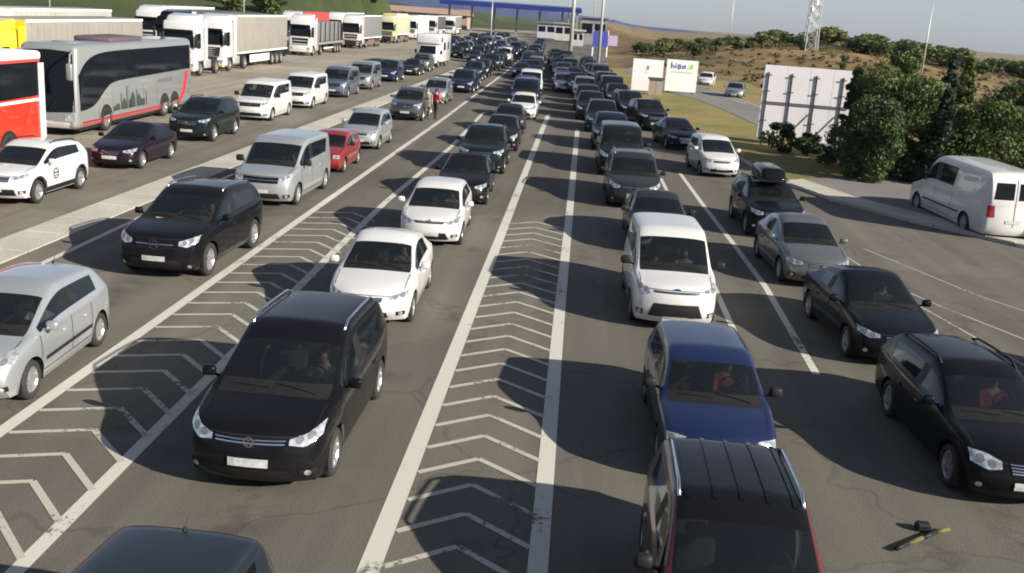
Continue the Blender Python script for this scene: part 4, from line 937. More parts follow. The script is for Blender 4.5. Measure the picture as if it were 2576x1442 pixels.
def lane_patch(n, l, g, col):
    """the lorry lanes on the left are paved in paler concrete"""
    sx = n.new('ShaderNodeSeparateXYZ'); l.new(g.outputs['Position'], sx.inputs[0])
    t = n.new('ShaderNodeTexNoise'); t.inputs['Scale'].default_value = .6; l.new(g.outputs['Position'], t.inputs['Vector'])
    ad = n.new('ShaderNodeMath'); ad.operation = 'MULTIPLY_ADD'; ad.inputs[1].default_value = 1.2; l.new(t.outputs['Fac'], ad.inputs[0]); l.new(sx.outputs['X'], ad.inputs[2])
    mr = n.new('ShaderNodeMapRange'); mr.inputs['From Min'].default_value = -11.5; mr.inputs['From Max'].default_value = -20.0; l.new(ad.outputs[0], mr.inputs['Value'])
    x = n.new('ShaderNodeMix'); x.data_type = 'RGBA'; l.new(mr.outputs[0], x.inputs['Factor']); l.new(col, x.inputs[6])
    x2 = n.new('ShaderNodeMix'); x2.data_type = 'RGBA'; x2.blend_type = 'MULTIPLY'; x2.inputs['Factor'].default_value = 1
    l.new(col, x2.inputs[6]); x2.inputs[7].default_value = (2.15, 2.1, 1.98, 1); l.new(x2.outputs[2], x.inputs[7])
    return x.outputs[2]
ASPHALT = ground_mat('asphalt', [(.25, (.102, .091, .074)), (.5, (.128, .115, .095)), (.75, (.156, .142, .119))], .12, 38, .9, .3, .16, lane_patch)
ROADMAT = ground_mat('side_road_asphalt', [(.3, (.15, .14, .13)), (.7, (.2, .19, .18))], .2, 30, .9, .2)
CONC = ground_mat('concrete', [(.3, (.36, .335, .28)), (.5, (.42, .395, .335)), (.7, (.48, .45, .385))], .5, 24, .9, .2)
VERGE = ground_mat('verge_grass', [(.3, (.12, .112, .032)), (.45, (.19, .168, .052)), (.58, (.24, .19, .072)), (.75, (.17, .15, .048))], .16, 5, .95, .5)
def dry_patch(n, l, g, col):
    """green bank on the left, scorched brown slope on the right"""
    sx = n.new('ShaderNodeSeparateXYZ'); l.new(g.outputs['Position'], sx.inputs[0])
    t = n.new('ShaderNodeTexNoise'); t.inputs['Scale'].default_value = .02; t.inputs['Detail'].default_value = 6; l.new(g.outputs['Position'], t.inputs['Vector'])
    ad = n.new('ShaderNodeMath'); ad.operation = 'MULTIPLY_ADD'; ad.inputs[1].default_value = 60; l.new(t.outputs['Fac'], ad.inputs[0]); l.new(sx.outputs['X'], ad.inputs[2])
    mr = n.new('ShaderNodeMapRange'); mr.inputs['From Min'].default_value = 10; mr.inputs['From Max'].default_value = 45; l.new(ad.outputs[0], mr.inputs['Value'])
    cr = n.new('ShaderNodeValToRGB'); e = cr.color_ramp.elements; e.new(.5)
    t2 = n.new('ShaderNodeTexNoise'); t2.inputs['Scale'].default_value = .09; t2.inputs['Detail'].default_value = 9; t2.inputs['Roughness'].default_value = .68
    mp = n.new('ShaderNodeMapping'); mp.inputs['Scale'].default_value = (1, .45, 1); l.new(g.outputs['Position'], mp.inputs['Vector']); l.new(mp.outputs[0], t2.inputs['Vector'])
    e[0].position = .38; e[0].color = (.07, .075, .028, 1); e[1].position = .52; e[1].color = (.19, .122, .05, 1); e[2].position = .72; e[2].color = (.31, .21, .105, 1)
    l.new(t2.outputs['Fac'], cr.inputs['Fac'])
    x = n.new('ShaderNodeMix'); x.data_type = 'RGBA'; l.new(mr.outputs[0], x.inputs['Factor']); l.new(col, x.inputs[6]); l.new(cr.outputs['Color'], x.inputs[7])
    return x.outputs[2]
TERR = ground_mat('hillside', [(.3, (.022, .036, .012)), (.5, (.042, .058, .018)), (.7, (.075, .085, .028))], .03, 2.0, .95, .6, None, dry_patch)

# ------------------------------------------------------------------ terrain and paving
KERB = [(60, 12), (30, 24.5), (22, 28.2), (17.5, 31.4), (14.66, 33.65), (12.13, 36.81), (10.2, 40.1), (8.85, 44.4), (8.05, 51.0), (7.0, 61.8), (5.6, 70.2), (4.7, 79.0), (4.0, 93.0), (3.6, 125), (4.5, 200), (8, 420)]
_ky = np.array([p[1] for p in KERB]); _kx = np.array([p[0] for p in KERB])
def kerbx(y): return np.interp(y, _ky, _kx)
def smooth(t): t = np.clip(t, 0, 1); return t*t*(3-2*t)
def terrain_h(x, y):
    d = np.hypot(x, y); az = np.degrees(np.arctan2(x, y))
    right = np.interp(az, [-2, 2, 4, 8, 12, 16, 20, 26, 40], [.5, 4.5, 5.6, 5.3, 4.2, 2.6, .9, -.8, -1])
    left = np.interp(az, [-60, -35, -24, -14, -8, -5, -2], [20, 18, 14, 9, 5, 1.5, 0])
    h = .08 + right*smooth((d-115)/110)*(az > -2) - 26*smooth((d-250)/500)*smooth((az-1)/3)
    h = h + left*smooth((d-190)/120) - 6*smooth((d-500)/600)*(np.abs(az+1) < 4)
    h = np.where(x > 0, .08+(h-.08)*smooth((x-kerbx(y)-5)/45), h)
    h = h + .35*np.sin(x*.13+y*.05)*smooth((d-120)/60)+.25*np.sin(y*.21-x*.07)*smooth((d-120)/60)
    under = (x < kerbx(y)+4) & (x > -62) & (y < 400)
    return np.where(under, -.35, h)
az = np.radians(np.linspace(-70, 62, 265)); rad = np.concatenate([np.linspace(4, 130, 64), np.geomspace(134, 6000, 90)])
A, D = np.meshgrid(az, rad, indexing='ij'); X = D*np.sin(A); Yg = D*np.cos(A)
Z = terrain_h(X, Yg); na, nr = X.shape
Fq = [(i*nr+j, (i+1)*nr+j, (i+1)*nr+j+1, i*nr+j+1) for i in range(na-1) for j in range(nr-1)]
ter = link('terrain', meshnp('terrain', np.stack([X, Yg, Z], -1).reshape(-1, 3), [f[::-1] for f in Fq]), TERR); ter['kind'] = 'structure'

def strip(name, left, right, z, m, kind='structure', label=None):
    mb = MB(); n = len(left); vs = [(x, y, z) for x, y in left]+[(x, y, z) for x, y in right]
    mb.add(vs, [(i, n+i, n+i+1, i+1) for i in range(n-1)]); o = mb.build(name, m); o['kind'] = kind
    return o
ys = [12]+list(np.linspace(24, 130, 80))+[200, 420]
strip('road_surface', [(-62, y) for y in [-6]+ys], [(60, -6)]+[(float(kerbx(y)), y) for y in ys], 0.0, ASPHALT)
ys2 = list(np.linspace(12.2, 140, 90))
strip('verge', [(float(kerbx(y))+.14, y) for y in ys2], [(float(kerbx(y))+16, y) for y in ys2], .115, VERGE)
# paved footway and parking bay on the island at the right
fw = [(p[0]+.14, p[1]) for p in KERB[1:8]]
strip('footway', fw[::-1], [(x+.95, y+1.0) for x, y in fw][::-1], .12, CONC)
pk = [(x+.97, y+1.0) for x, y in fw]
strip('parking_bay', pk[::-1], [(x+3.6+.12*max(0, y-30), y+3.4) for x, y in pk][::-1], .121, ROADMAT)
# side road beyond the verge
near = [(26, 36), (13.9, 48), (12.6, 61), (11.9, 70), (11.2, 80), (10.2, 90), (8.4, 97), (6.5, 112), (5.4, 135)]
far = [(31, 40), (18.6, 56), (16.6, 72), (15.4, 84), (14.4, 95), (13.3, 107), (12.2, 119), (9.5, 130), (7.6, 150)]
strip('side_road', near, far, .135, ROADMAT)
# kerb stones
kerb = empty('kerb'); kerb['kind'] = 'structure'
ks = MB(); ks.rbox(-.075, .075, -.485, .485, -.1, .13, .015, 1); ks_me = ks.mesh('kerb_stone')
pts = [Vector((x, y, 0)) for x, y in KERB[2:14]]; acc = 0.0
for a, b in zip(pts, pts[1:]):
    d = b-a; L_ = d.length; k = acc
    while k < L_:
        p = a+d*(k/L_); o = link('kerb_stone', ks_me, CONC, kerb, (p.x+.07, p.y, 0), math.atan2(d.y, d.x)-math.pi/2); k += 1.0
    acc = k-L_
# pale drainage strip between the second and third queue, in cast slabs
gut = empty('drainage_strip'); gut['kind'] = 'structure'
gm = MB(); gm.rbox(-.62, .62, -.985, .985, -.06, .02, .012, 1); g_me = gm.mesh('slab')
for i in range(60):
    link('slab', g_me, CONC, gut, (-13.25+.012*i, 14+i*2.0, 0))

# ------------------------------------------------------------------ painted markings
def paint_mat(name, col, wear=.5):
    m, n, l, b = newmat(name); g = n.new('ShaderNodeNewGeometry')
    b.inputs['Base Color'].default_value = (*col, 1); b.inputs['Roughness'].default_value = .7
    t = n.new('ShaderNodeTexNoise'); t.inputs['Scale'].default_value = 9; t.inputs['Detail'].default_value = 8; t.inputs['Roughness'].default_value = .7; l.new(g.outputs['Position'], t.inputs['Vector'])
    t2 = n.new('ShaderNodeTexNoise'); t2.inputs['Scale'].default_value = .7; t2.inputs['Detail'].default_value = 3; l.new(g.outputs['Position'], t2.inputs['Vector'])
    ad = n.new('ShaderNodeMath'); ad.operation = 'ADD'; l.new(t.outputs['Fac'], ad.inputs[0]); l.new(t2.outputs['Fac'], ad.inputs[1])
    mr = n.new('ShaderNodeMapRange'); mr.inputs['From Min'].default_value = wear+.30; mr.inputs['From Max'].default_value = wear+.42; l.new(ad.outputs[0], mr.inputs['Value'])
    tr = n.new('ShaderNodeBsdfTransparent'); mx = n.new('ShaderNodeMixShader'); l.new(mr.outputs[0], mx.inputs[0]); l.new(tr.outputs[0], mx.inputs[1]); l.new(b.outputs[0], mx.inputs[2])
    l.new(mx.outputs[0], n['Material Output'].inputs['Surface']); MATS[name] = m; return m
LINE = paint_mat('road_paint', (.52, .50, .44), .43); THIN = paint_mat('worn_road_paint', (.42, .395, .335), .475)
def line(name, pts, wd, m=None, z=.005):
    n = len(pts); L_ = []; R_ = []
    for i, p in enumerate(pts):
        a = Vector(pts[max(i-1, 0)]); b = Vector(pts[min(i+1, n-1)]); d = (b-a).normalized(); q = Vector((-d.y, d.x))*wd/2; p = Vector(p)
        L_.append((p.x+q.x, p.y+q.y)); R_.append((p.x-q.x, p.y-q.y))
    return strip(name, L_, R_, z, m or LINE)
line('lane_line', [(-7.74, 8), (-7.75, 30), (-7.7, 60), (-8.0, 110), (-8.6, 150)], .22)
line('lane_line', [(-5.62, 8), (-5.75, 16.8), (-5.9, 25), (-5.95, 33), (-5.7, 48), (-5.9, 66)], .20)
line('lane_line', [(-1.93, 8), (-1.9, 31), (-1.9, 50), (-1.85, 68)], .26)
line('lane_line', [(-.02, 8), (-.03, 21), (.02, 36), (.08, 60)], .24)
line('lane_line', [(3.68, 20.5), (3.72, 25), (3.66, 43)], .14)
line('lane_line', [(4.9, 18.9), (5.05, 25.6), (4.95, 30.5), (4.78, 36.5), (4.62, 45)], .16)
line('lane_line', [(-11.75, 14), (-11.8, 23), (-12.0, 36)], .15)
line('guide_line', [(8.15, 30), (8.5, 27), (9.2, 25), (10.2, 22.7), (12, 19.5)], .06, THIN)
line('guide_line', [(7.75, 28), (8.1, 26.5), (8.7, 24.6), (9.45, 20.6), (10.4, 17)], .06, THIN)
line('guide_line', [(9.0, 31.5), (10.6, 26.5), (13, 22)], .05, THIN)
for k in range(10):
    y = 30+k*9; line('lane_dash', [(-17.0+.02*k, y), (-16.9+.02*k, y+3.2)], .13)
for k in range(6):
    t0 = k/6; a = Vector((17.6, 60)).lerp(Vector((10.5, 118)), t0); b = Vector((17.6, 60)).lerp(Vector((10.5, 118)), t0+.09); line('side_road_dash', [tuple(a), tuple(b)], .13, None, .141)
line('side_road_edge', [(18.3, 56), (16.3, 72), (15.1, 84), (14.1, 95), (13.0, 107)], .12, None, .141)
def chevrons(x0, xa, x1, ya, yb, dl, dr, step, wd):
    y = ya
    while y < yb:
        o = line('chevron', [(x0, y-dl), (xa, y)], wd, THIN, .0062); o2 = line('chevron', [(xa, y), (x1, y-dr)], wd, THIN, .0075)
        y += step
chevrons(-1.78, -1.0, -.13, 8.6, 32, .62, .72, .85, .10)
chevrons(-7.62, -6.55, -5.72, 9.2, 31, .35, .95, .86, .10)

# ------------------------------------------------------------------ vegetation
LEAFM = {}
def leafmat(name, a, b):
    m, n, l, bs = newmat(name); oi = n.new('ShaderNodeNewGeometry'); t = n.new('ShaderNodeTexNoise'); t.inputs['Scale'].default_value = 1.6; t.inputs['Detail'].default_value = 6
    l.new(oi.outputs['Position'], t.inputs['Vector']); cr = n.new('ShaderNodeValToRGB'); e = cr.color_ramp.elements
    e[0].position = .35; e[0].color = (*a, 1); e[1].position = .65; e[1].color = (*b, 1); l.new(t.outputs['Fac'], cr.inputs['Fac'])
    l.new(cr.outputs[0], bs.inputs['Base Color']); bs.inputs['Roughness'].default_value = .6; bs.inputs['Specular IOR Level'].default_value = .3
    tl = n.new('ShaderNodeBsdfTranslucent'); l.new(cr.outputs[0], tl.inputs['Color']); mx = n.new('ShaderNodeMixShader'); mx.inputs[0].default_value = .25
    l.new(bs.outputs[0], mx.inputs[1]); l.new(tl.outputs[0], mx.inputs[2]); l.new(mx.outputs[0], n['Material Output'].inputs['Surface']); return m
LEAF_D = leafmat('leaf_dark', (.024, .042, .016), (.07, .10, .034)); LEAF_M = leafmat('leaf_mid', (.045, .068, .018), (.12, .155, .045))
LEAF_O = leafmat('leaf_olive', (.075, .085, .028), (.16, .165, .06)); LEAF_C = leafmat('leaf_conifer', (.02, .035, .025), (.045, .065, .04))
BARK = mat('bark', (.09, .07, .05), .9, var=.3)
def leaves(rng, centers, radii, n, size, flat=.8):
    k = rng.integers(0, len(centers), n); c = np.array(centers)[k]; r = np.array(radii)[k][:, None]
    d = rng.normal(size=(n, 3)); d /= np.linalg.norm(d, axis=1)[:, None]
    p = c + d*r*(rng.uniform(.35, 1.05, (n, 1))**.6)*np.array([1, 1, flat])
    nn = d+rng.normal(scale=.7, size=(n, 3)); nn /= np.linalg.norm(nn, axis=1)[:, None]
    a = np.cross(nn, rng.normal(size=(n, 3))); a /= np.linalg.norm(a, axis=1)[:, None]; b = np.cross(nn, a)
    s = size*rng.uniform(.5, 1.3, (n, 1)); a = a*s; b = b*s*.6
    V = np.stack([p-a, p-b*.9+a*.1, p+a, p+b*.9+a*.1], 1).reshape(-1, 3)
    return V, np.arange(4*n).reshape(-1, 4)
def tree(name, label, cat, loc, h, rx, n, size, m, seed, trunk=.25, crown0=.18, clumps=14, shape='round', group=None):
    rng = np.random.default_rng(seed); root = empty(name, loc); tag(root, label, cat, group)
    cs = []; rs = []
    for i in range(clumps):
        t = rng.uniform(0, 1); z = h*(crown0+(1-crown0)*t)
        prof = (math.sin(math.pi*min(1, .15+.85*t))**.6 if shape == 'round' else (1-t)*.95+.05)
        a = rng.uniform(0, 2*math.pi); q = rx*prof*rng.uniform(.25, .85)
        r = rx*(.42 if shape == 'round' else .20)*(.6+.6*prof)*rng.uniform(.7, 1.15)
        r *= rng.choice([.55, .8, 1.0, 1.15]); cs.append((q*math.cos(a)*1.08, q*math.sin(a)*1.08, min(z, h-r*.6))); rs.append(r)
    V, F = leaves(rng, cs, rs, n, size)
    V[:, 2] = np.maximum(V[:, 2], .05)
    link('crown', meshnp('crown', V, F, False), m, root)
    mb = MB(); p0 = Vector((0, 0, -.1)); top = Vector((rng.normal()*.2, rng.normal()*.2, h*.72)); mb.tube(p0, p0.lerp(top, .5), trunk, trunk*.7, 8); mb.tube(p0.lerp(top, .5), top, trunk*.7, trunk*.2, 8)
    for i in range(7):
        c = Vector(cs[i % len(cs)]); a = p0.lerp(top, rng.uniform(.25, .8)); mb.tube(a, a.lerp(c, .9), trunk*.3, trunk*.08, 5)
    link('trunk', mb.mesh('trunk', True), BARK, root)
    return root
tree('broadleaf_tree', 'dark dense tree whose branches hang over the foot of the big white billboard', 'tree', (13.0, 46.6, .1), 3.5, 1.9, 14000, .085, LEAF_D, 1, clumps=26, crown0=.08)
tree('broadleaf_tree', 'tall rounded mid green tree right of the billboard, behind the parked white van', 'tree', (14.4, 48.6, .1), 5.5, 2.1, 17000, .085, LEAF_M, 2, clumps=26, crown0=.1)
tree('conifer_tree', 'pointed conifer whose tip rises above the other trees on the right', 'tree', (16.9, 49.6, .1), 5.75, 1.3, 11000, .085, LEAF_C, 3, shape='cone', clumps=110, crown0=.05)
tree('broadleaf_tree', 'broad bushy tree at the right edge above the parked white van', 'tree', (18.6, 46.8, .1), 3.7, 2.4, 15000, .085, LEAF_M, 4, clumps=28, crown0=.06)
tree('broadleaf_tree', 'sunlit tree behind the conifer at the far right edge', 'tree', (21.5, 50.5, .1), 3.9, 2.6, 7000, .14, LEAF_O, 5, clumps=22, crown0=.08)
tree('broadleaf_tree', 'small leafy tree between billboard and tall trees', 'tree', (16.2, 53.5, .1), 4.4, 1.8, 5000, .14, LEAF_D, 6, clumps=18, crown0=.08)
tree('broadleaf_tree', 'pointed green tree filling the gap between the conifer and the right edge', 'tree', (20.2, 48.6, .1), 4.9, 1.7, 13000, .085, LEAF_M, 11, clumps=90, crown0=.05, shape='cone')
tree('broadleaf_tree', 'dark tree directly above the roof of the second pale van', 'tree', (22.6, 46.6, .1), 3.9, 2.3, 12000, .085, LEAF_D, 12, clumps=24, crown0=.05)
tree('conifer_tree', 'small dark conifer in the middle of the right hand tree mass', 'tree', (15.9, 46.6, .1), 4.2, 1.4, 6500, .11, LEAF_C, 13, shape='cone', clumps=100, crown0=.05)
for tx, ty, th, tr, tm, lb in ((16.0, 53.5, 4.6, 2.2, LEAF_O, 'sunlit tree peeping out behind the tall rounded green tree'), (18.9, 53.0, 4.7, 2.4, LEAF_M, 'tree in the second row just behind the pointed conifer'), (22.0, 54.0, 4.4, 2.6, LEAF_D, 'dark second row tree towards the right edge'), (25.2, 52.5, 4.2, 2.6, LEAF_M, 'outermost tree of the second row, cut by the right edge'), (12.9, 50.5, 3.9, 1.7, LEAF_D, 'dark slender tree right behind the edge of the big billboard')):
    cone = tx in (18.9, 12.9, 25.2)
    tree('conifer_tree' if cone else 'broadleaf_tree', lb, 'tree', (tx, ty, .1), th+(.8 if cone else 0), tr*(.75 if cone else 1), 11000, .09, tm, int(tx*10), clumps=90 if cone else 30, crown0=.04, shape='cone' if cone else 'round')
tree('shrub', 'dark round shrub against the lower left corner of the big billboard', 'shrub', (10.6, 55.0, .1), 1.5, .9, 2600, .09, LEAF_D, 7, .05, .05, 12)
tree('shrub', 'dark shrub at the middle of the big billboard foot', 'shrub', (11.9, 54.0, .1), 1.3, .8, 2400, .09, LEAF_D, 8, .05, .05, 12)
# small trees and bushes scattered on the scorched slope and the green bank, and a far wood
rng0 = np.random.default_rng(5)
def bush_tmpl(seed, m):
    rng = np.random.default_rng(seed); cs = []; rs = []
    for i in range(9):
        a = rng.uniform(0, 6.28); q = rng.uniform(0, .7); cs.append((q*math.cos(a), q*math.sin(a), rng.uniform(.3, 1.25))); rs.append(rng.uniform(.35, .6))
    V, F = leaves(rng, cs, rs, 900, .15); V[:, 2] = np.maximum(V[:, 2], 0); t = Tmpl()
    t.add('crown', meshnp('crown', V, F, False), m); mb = MB(); mb.tube((0, 0, -.2), (.05, .02, 1.2), .09, .03, 6); t.add('trunk', mb.mesh('trunk'), BARK); return t
BT = [bush_tmpl(20, LEAF_D), bush_tmpl(21, LEAF_O), bush_tmpl(22, LEAF_M)]
for i in range(20):
    a = R(rng0.uniform(5, 22)); d = rng0.uniform(112, 235); x, y = d*math.sin(a), d*math.cos(a)
    if x < kerbx(y)+14: continue
    s = rng0.uniform(.35, 1.0)*(1+d/300)
    BT[int(rng0.integers(0, 3))].place('bush', 'scattered bush on the scorched slope behind the billboards', 'bush', 'bushes on the scorched slope', (x, y, float(terrain_h(np.array(x), np.array(y)))-.1), rng0.uniform(0, 6), scale=(s, s, s))
for i in range(84):
    a = R(rng0.uniform(2.6, 27)); d = rng0.uniform(205, 262); x, y = d*math.sin(a), d*math.cos(a); s = rng0.uniform(1.6, 3.0)*(.55 if a < R(9) else 1)
    BT[int(rng0.integers(0, 3))].place('skyline_tree', 'tree in the dark green belt along the skyline of the scorched slope', 'tree', 'tree belt along the skyline', (x, y, float(terrain_h(np.array(x), np.array(y)))-.2), rng0.uniform(0, 6), scale=(s*1.4, s*1.4, s*.9))
for i in range(110):
    a = R(rng0.uniform(-34, -9.5)); d = rng0.uniform(225, 330); x, y = d*math.sin(a), d*math.cos(a); s = rng0.uniform(1.8, 4.2)
    BT[int(rng0.integers(0, 3))].place('bush', 'bush on the green bank behind the lorry queue', 'bush', 'bushes on the green bank', (x, y, float(terrain_h(np.array(x), np.array(y)))-.2), rng0.uniform(0, 6), scale=(s*1.2, s*1.2, s*.8))
# low scrub that covers the slope: nobody could count it
rs_ = np.random.default_rng(77); cs = []; rr_ = []
while len(cs) < 900:
    a = R(rs_.uniform(.3, 27)); d = rs_.uniform(100, 262); x, y = d*math.sin(a), d*math.cos(a)
    if x < kerbx(y)+(15 if y < 135 else 6) or rs_.uniform() > .35+.65*smooth(np.array((d-120)/110)): continue
    s = rs_.uniform(.2, .8)*(1+1.2*(d > 200)); cs.append((x, y, float(terrain_h(np.array(x), np.array(y)))+s*.3)); rr_.append(s)
V, F = leaves(rs_, cs, rr_, 26000, .20, .5)
scr = link('scrub', meshnp('scrub', V, F, False), leafmat('dry_scrub', (.055, .052, .022), (.13, .105, .05))); tag(scr, 'low olive scrub scattered over the scorched slope', 'scrub', None, 'stuff')
# ridge on the horizon, distance haze painted in as a blue base colour
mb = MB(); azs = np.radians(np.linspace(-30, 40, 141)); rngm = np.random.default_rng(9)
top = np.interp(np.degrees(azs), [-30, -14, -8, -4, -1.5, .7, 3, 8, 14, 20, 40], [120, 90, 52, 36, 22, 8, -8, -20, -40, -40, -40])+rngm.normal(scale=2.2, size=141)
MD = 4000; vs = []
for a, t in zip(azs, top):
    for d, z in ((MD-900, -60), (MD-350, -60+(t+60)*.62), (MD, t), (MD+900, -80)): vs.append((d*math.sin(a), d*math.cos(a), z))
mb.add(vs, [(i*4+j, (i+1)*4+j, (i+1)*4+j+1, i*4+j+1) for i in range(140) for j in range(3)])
mo = mb.build('hills', mat('far_hill_haze_blue', (.014, .032, .125), .95, var=.25, scale=.004)); mo['kind'] = 'structure'

# ------------------------------------------------------------------ billboards, masts, booths
STEEL2 = mat('billboard_post', (.06, .06, .065), .6, .2)
DSTEEL = mat('dark_steel', (.05, .05, .055), .6, .3)
BBW = mat('billboard_sheet', (.78, .75, .76), .6, var=.05, scale=.8)
bb = empty('billboard', (12.45, 58.4, .115), R(-9)); tag(bb, 'large white billboard on dark posts, half hidden by the tree on the right', 'billboard')
for i in range(4):
    for j in range(2):
        mb = MB(); x0 = -2.45+i*1.225; z0 = .30+j*2.0; mb.box(x0+.008, x0+1.217, -.03, .03, z0+.008, z0+1.992); mb.build('panel', BBW, bb)
for x in (-2.2, -.95, .35, 1.75):
    mb = MB(); mb.box(x-.035, x+.035, -.085, -.035, 0, 3.9); mb.build('post', STEEL2, bb)
for z in (2.3,):
    mb = MB(); mb.box(-2.35, 2.3, -.12, -.088, z-.035, z+.035); mb.build('cross_rail', STEEL2, bb)
for x in (-2.2, -.95, .35, 1.75):
    for z in (1.3, 2.9, 3.75):
        mb = MB(); mb.box(x-.16, x+.16, -.11, -.087, z-.03, z+.03); mb.build('bracket', STEEL2, bb)
for x in (-2.2, .35, 1.75): mb = MB(); mb.tube((x, -.9, 0), (x, -.10, 1.9), .03, .03, 6); mb.build('support_leg', STEEL2, bb)
b2 = empty('billboard', (5.95, 95.0, .115), R(-4)); tag(b2, 'plain white billboard beside the sign with coloured lettering', 'billboard')
mb = MB(); mb.box(-1.35, 1.35, -.05, .05, .15, 2.9); mb.build('panel', BBW, b2)
for x in (-1.1, 1.1): mb = MB(); mb.box(x-.06, x+.06, .06, .16, 0, 2.7); mb.build('post', DSTEEL, b2)
mb = MB(); mb.box(-.1, .1, -.07, -.052, 2.0, 2.35); mb.build('mark', mat('grey_mark', (.25, .25, .27), .6), b2)
mb = MB(); mb.box(-.16, .16, -.065, -.052, 1.72, 1.95); mb.build('mark', WHITE, b2)
b3 = empty('billboard', (9.1, 96.5, .115), R(-4)); tag(b3, 'white billboard with purple and lime lettering along its top', 'billboard')
mb = MB(); mb.box(-1.4, 1.4, -.05, .05, .2, 3.0); mb.build('panel', mat('billboard_green_white', (.72, .78, .72), .6), b3)
for x in (-1.1, 1.1): mb = MB(); mb.box(x-.06, x+.06, .06, .16, 0, 2.7); mb.build('post', DSTEEL, b3)
PUR = mat('purple_print', (.09, .06, .32), .6); LIM = mat('lime_print', (.42, .55, .05), .6)
def letter(parts, m):
    mb = MB()
    for x0, x1, z0, z1 in parts: mb.box(x0, x1, -.075, -.052, z0, z1)
    mb.build('lettering', m, b3)
letter([(-1.0, -.92, 2.25, 2.75), (-.92, -.75, 2.45, 2.52), (-.78, -.70, 2.25, 2.45)], PUR)
letter([(-.6, -.53, 2.25, 2.55), (-.6, -.53, 2.62, 2.70)], PUR)
letter([(-.4, -.32, 2.2, 2.6), (-.32, -.12, 2.52, 2.6), (-.2, -.12, 2.2, 2.52), (-.32, -.2, 2.2, 2.27), (-.32, -.2, 2.36, 2.42)], PUR)
letter([(0, .08, 2.25, 2.5), (.08, .3, 2.42, 2.5), (.08, .3, 2.25, 2.31), (.22, .3, 2.25, 2.6)], PUR)
letter([(.5, .95, 2.25, 2.34), (.85, .95, 2.34, 2.68), (.6, .85, 2.45, 2.55)], LIM)
mb = MB(); mb.box(-1.0, .9, -.06, -.052, 1.88, 1.93); mb.build('lettering', mat('grey_mark', (.25, .25, .27), .6), b3)
# small kiosk in front of the white billboard
kb = empty('kiosk', (6.6, 92.6, .115), R(-4)); tag(kb, 'small brown kiosk with dark roof in front of the white billboards', 'kiosk')
mb = MB(); mb.box(-.6, .6, -.5, .5, 0, 1.35); mb.build('wall', mat('brown_wall', (.33, .25, .2), .8, var=.1), kb)
mb = MB(); mb.box(-.72, .72, -.62, .62, 1.35, 1.47); mb.build('roof', mat('dark_roof', (.08, .07, .065), .8), kb)
mb = MB(); mb.box(.05, .45, -.515, -.49, .05, 1.15); mb.build('door', mat('grey_door', (.3, .28, .25), .6), kb)
def mast(label, x, y, h, r, cat='light mast', head=True):
    o = empty('light_mast', (x, y, 0)); tag(o, label, cat)
    mb = MB(); mb.tube((0, 0, 0), (0, 0, h), r, r*.5, 10); mb.build('pole', STEEL, o, True)
    mb = MB(); mb.tube((0, 0, 0), (0, 0, .06), r*2.4, r*2.4, 10); mb.build('base_plate', STEEL, o)
    if head:
        for s in (-1, 1):
            mb = MB(); mb.tube((0, 0, h-.1), (s*.9, -.2, h+.1), .04); mb.build('arm', STEEL, o)
            mb = MB(); mb.rbox(s*.9-.3, s*.9+.3, -.45, .05, h+.02, h+.16, .04, 1); mb.build('lamp_head', CAP, o)
    return o
mast('thick white light mast standing in the empty asphalt at the centre of the horizon', -1.7, 148, 18, .30)
mast('thinner white light mast right of the thick one, above the car queue', 2.0, 129, 17, .20)
mast('slim grey mast just left of the thick white mast on the horizon', -5.2, 330, 26, .22)
mast('slim mast between the two white masts, beyond the booths', 2.4, 300, 24, .18)
mast('distant white post above the left end of the car queue', -20.5, 235, 9, .16)
mast('pale lamp post rising behind the lorries at the upper left', -77, 150, 14, .14)
mast('pale lamp post rising behind the lorry with the long trailer', -58.2, 180, 14, .14)
mast('thin lamp post on the scorched slope left of the mast with dishes', 35, 260, 16, .12)
mast('slim lamp post among the tree tops right of the lattice mast', 47, 150, 12.5, .10)
# lattice telecom mast
tw = empty('lattice_mast', (41, 196, float(terrain_h(np.array(41.), np.array(196.)))-.2)); tag(tw, 'grey lattice telecom mast with antennas on the slope at the upper right', 'telecom mast')
Ht = 24
for sx in (-1, 1):
    for sy in (-1, 1):
        mb = MB(); mb.tube((sx*1.1, sy*1.1, 0), (sx*.45, sy*.45, Ht), .09, .07, 6); mb.build('leg', STEEL, tw)
nb = 12
for k in range(nb):
    z0, z1 = Ht*k/nb, Ht*(k+1)/nb; a0 = 1.1-.65*k/nb; a1 = 1.1-.65*(k+1)/nb; mb = MB()
    for (xa, ya), (xb, yb) in (((-1,-1),(1,-1)),((1,-1),(1,1)),((1,1),(-1,1)),((-1,1),(-1,-1))):
        mb.tube((xa*a0, ya*a0, z0), (xb*a1, yb*a1, z1), .045, .045, 5); mb.tube((xb*a0, yb*a0, z0), (xa*a1, ya*a1, z1), .045, .045, 5); mb.tube((xa*a1, ya*a1, z1), (xb*a1, yb*a1, z1), .04, .04, 5)
    mb.build('bracing', STEEL, tw)
for x, y, z, l in ((-.9,-.8,9.0,2.0),(.9,-.8,9.2,1.8),(.0,-1.0,8.0,1.6),(-.9,-.6,12.5,2.0),(.9,-.7,12.7,2.0),(.2,-1,11.5,1.8)):
    mb = MB(); mb.rbox(x-.18, x+.18, y-.1, y+.1, z, z+l, .04, 1); mb.build('antenna', WHITE, tw)
for x, z in ((-.7, 7.2), (.8, 10.9)):
    mb = MB(); mb.lathe([(-.1, .45), (.12, .30), (.16, .02)], 'x', 14, (x, -.9, z)); mb.build('dish', WHITE, tw)
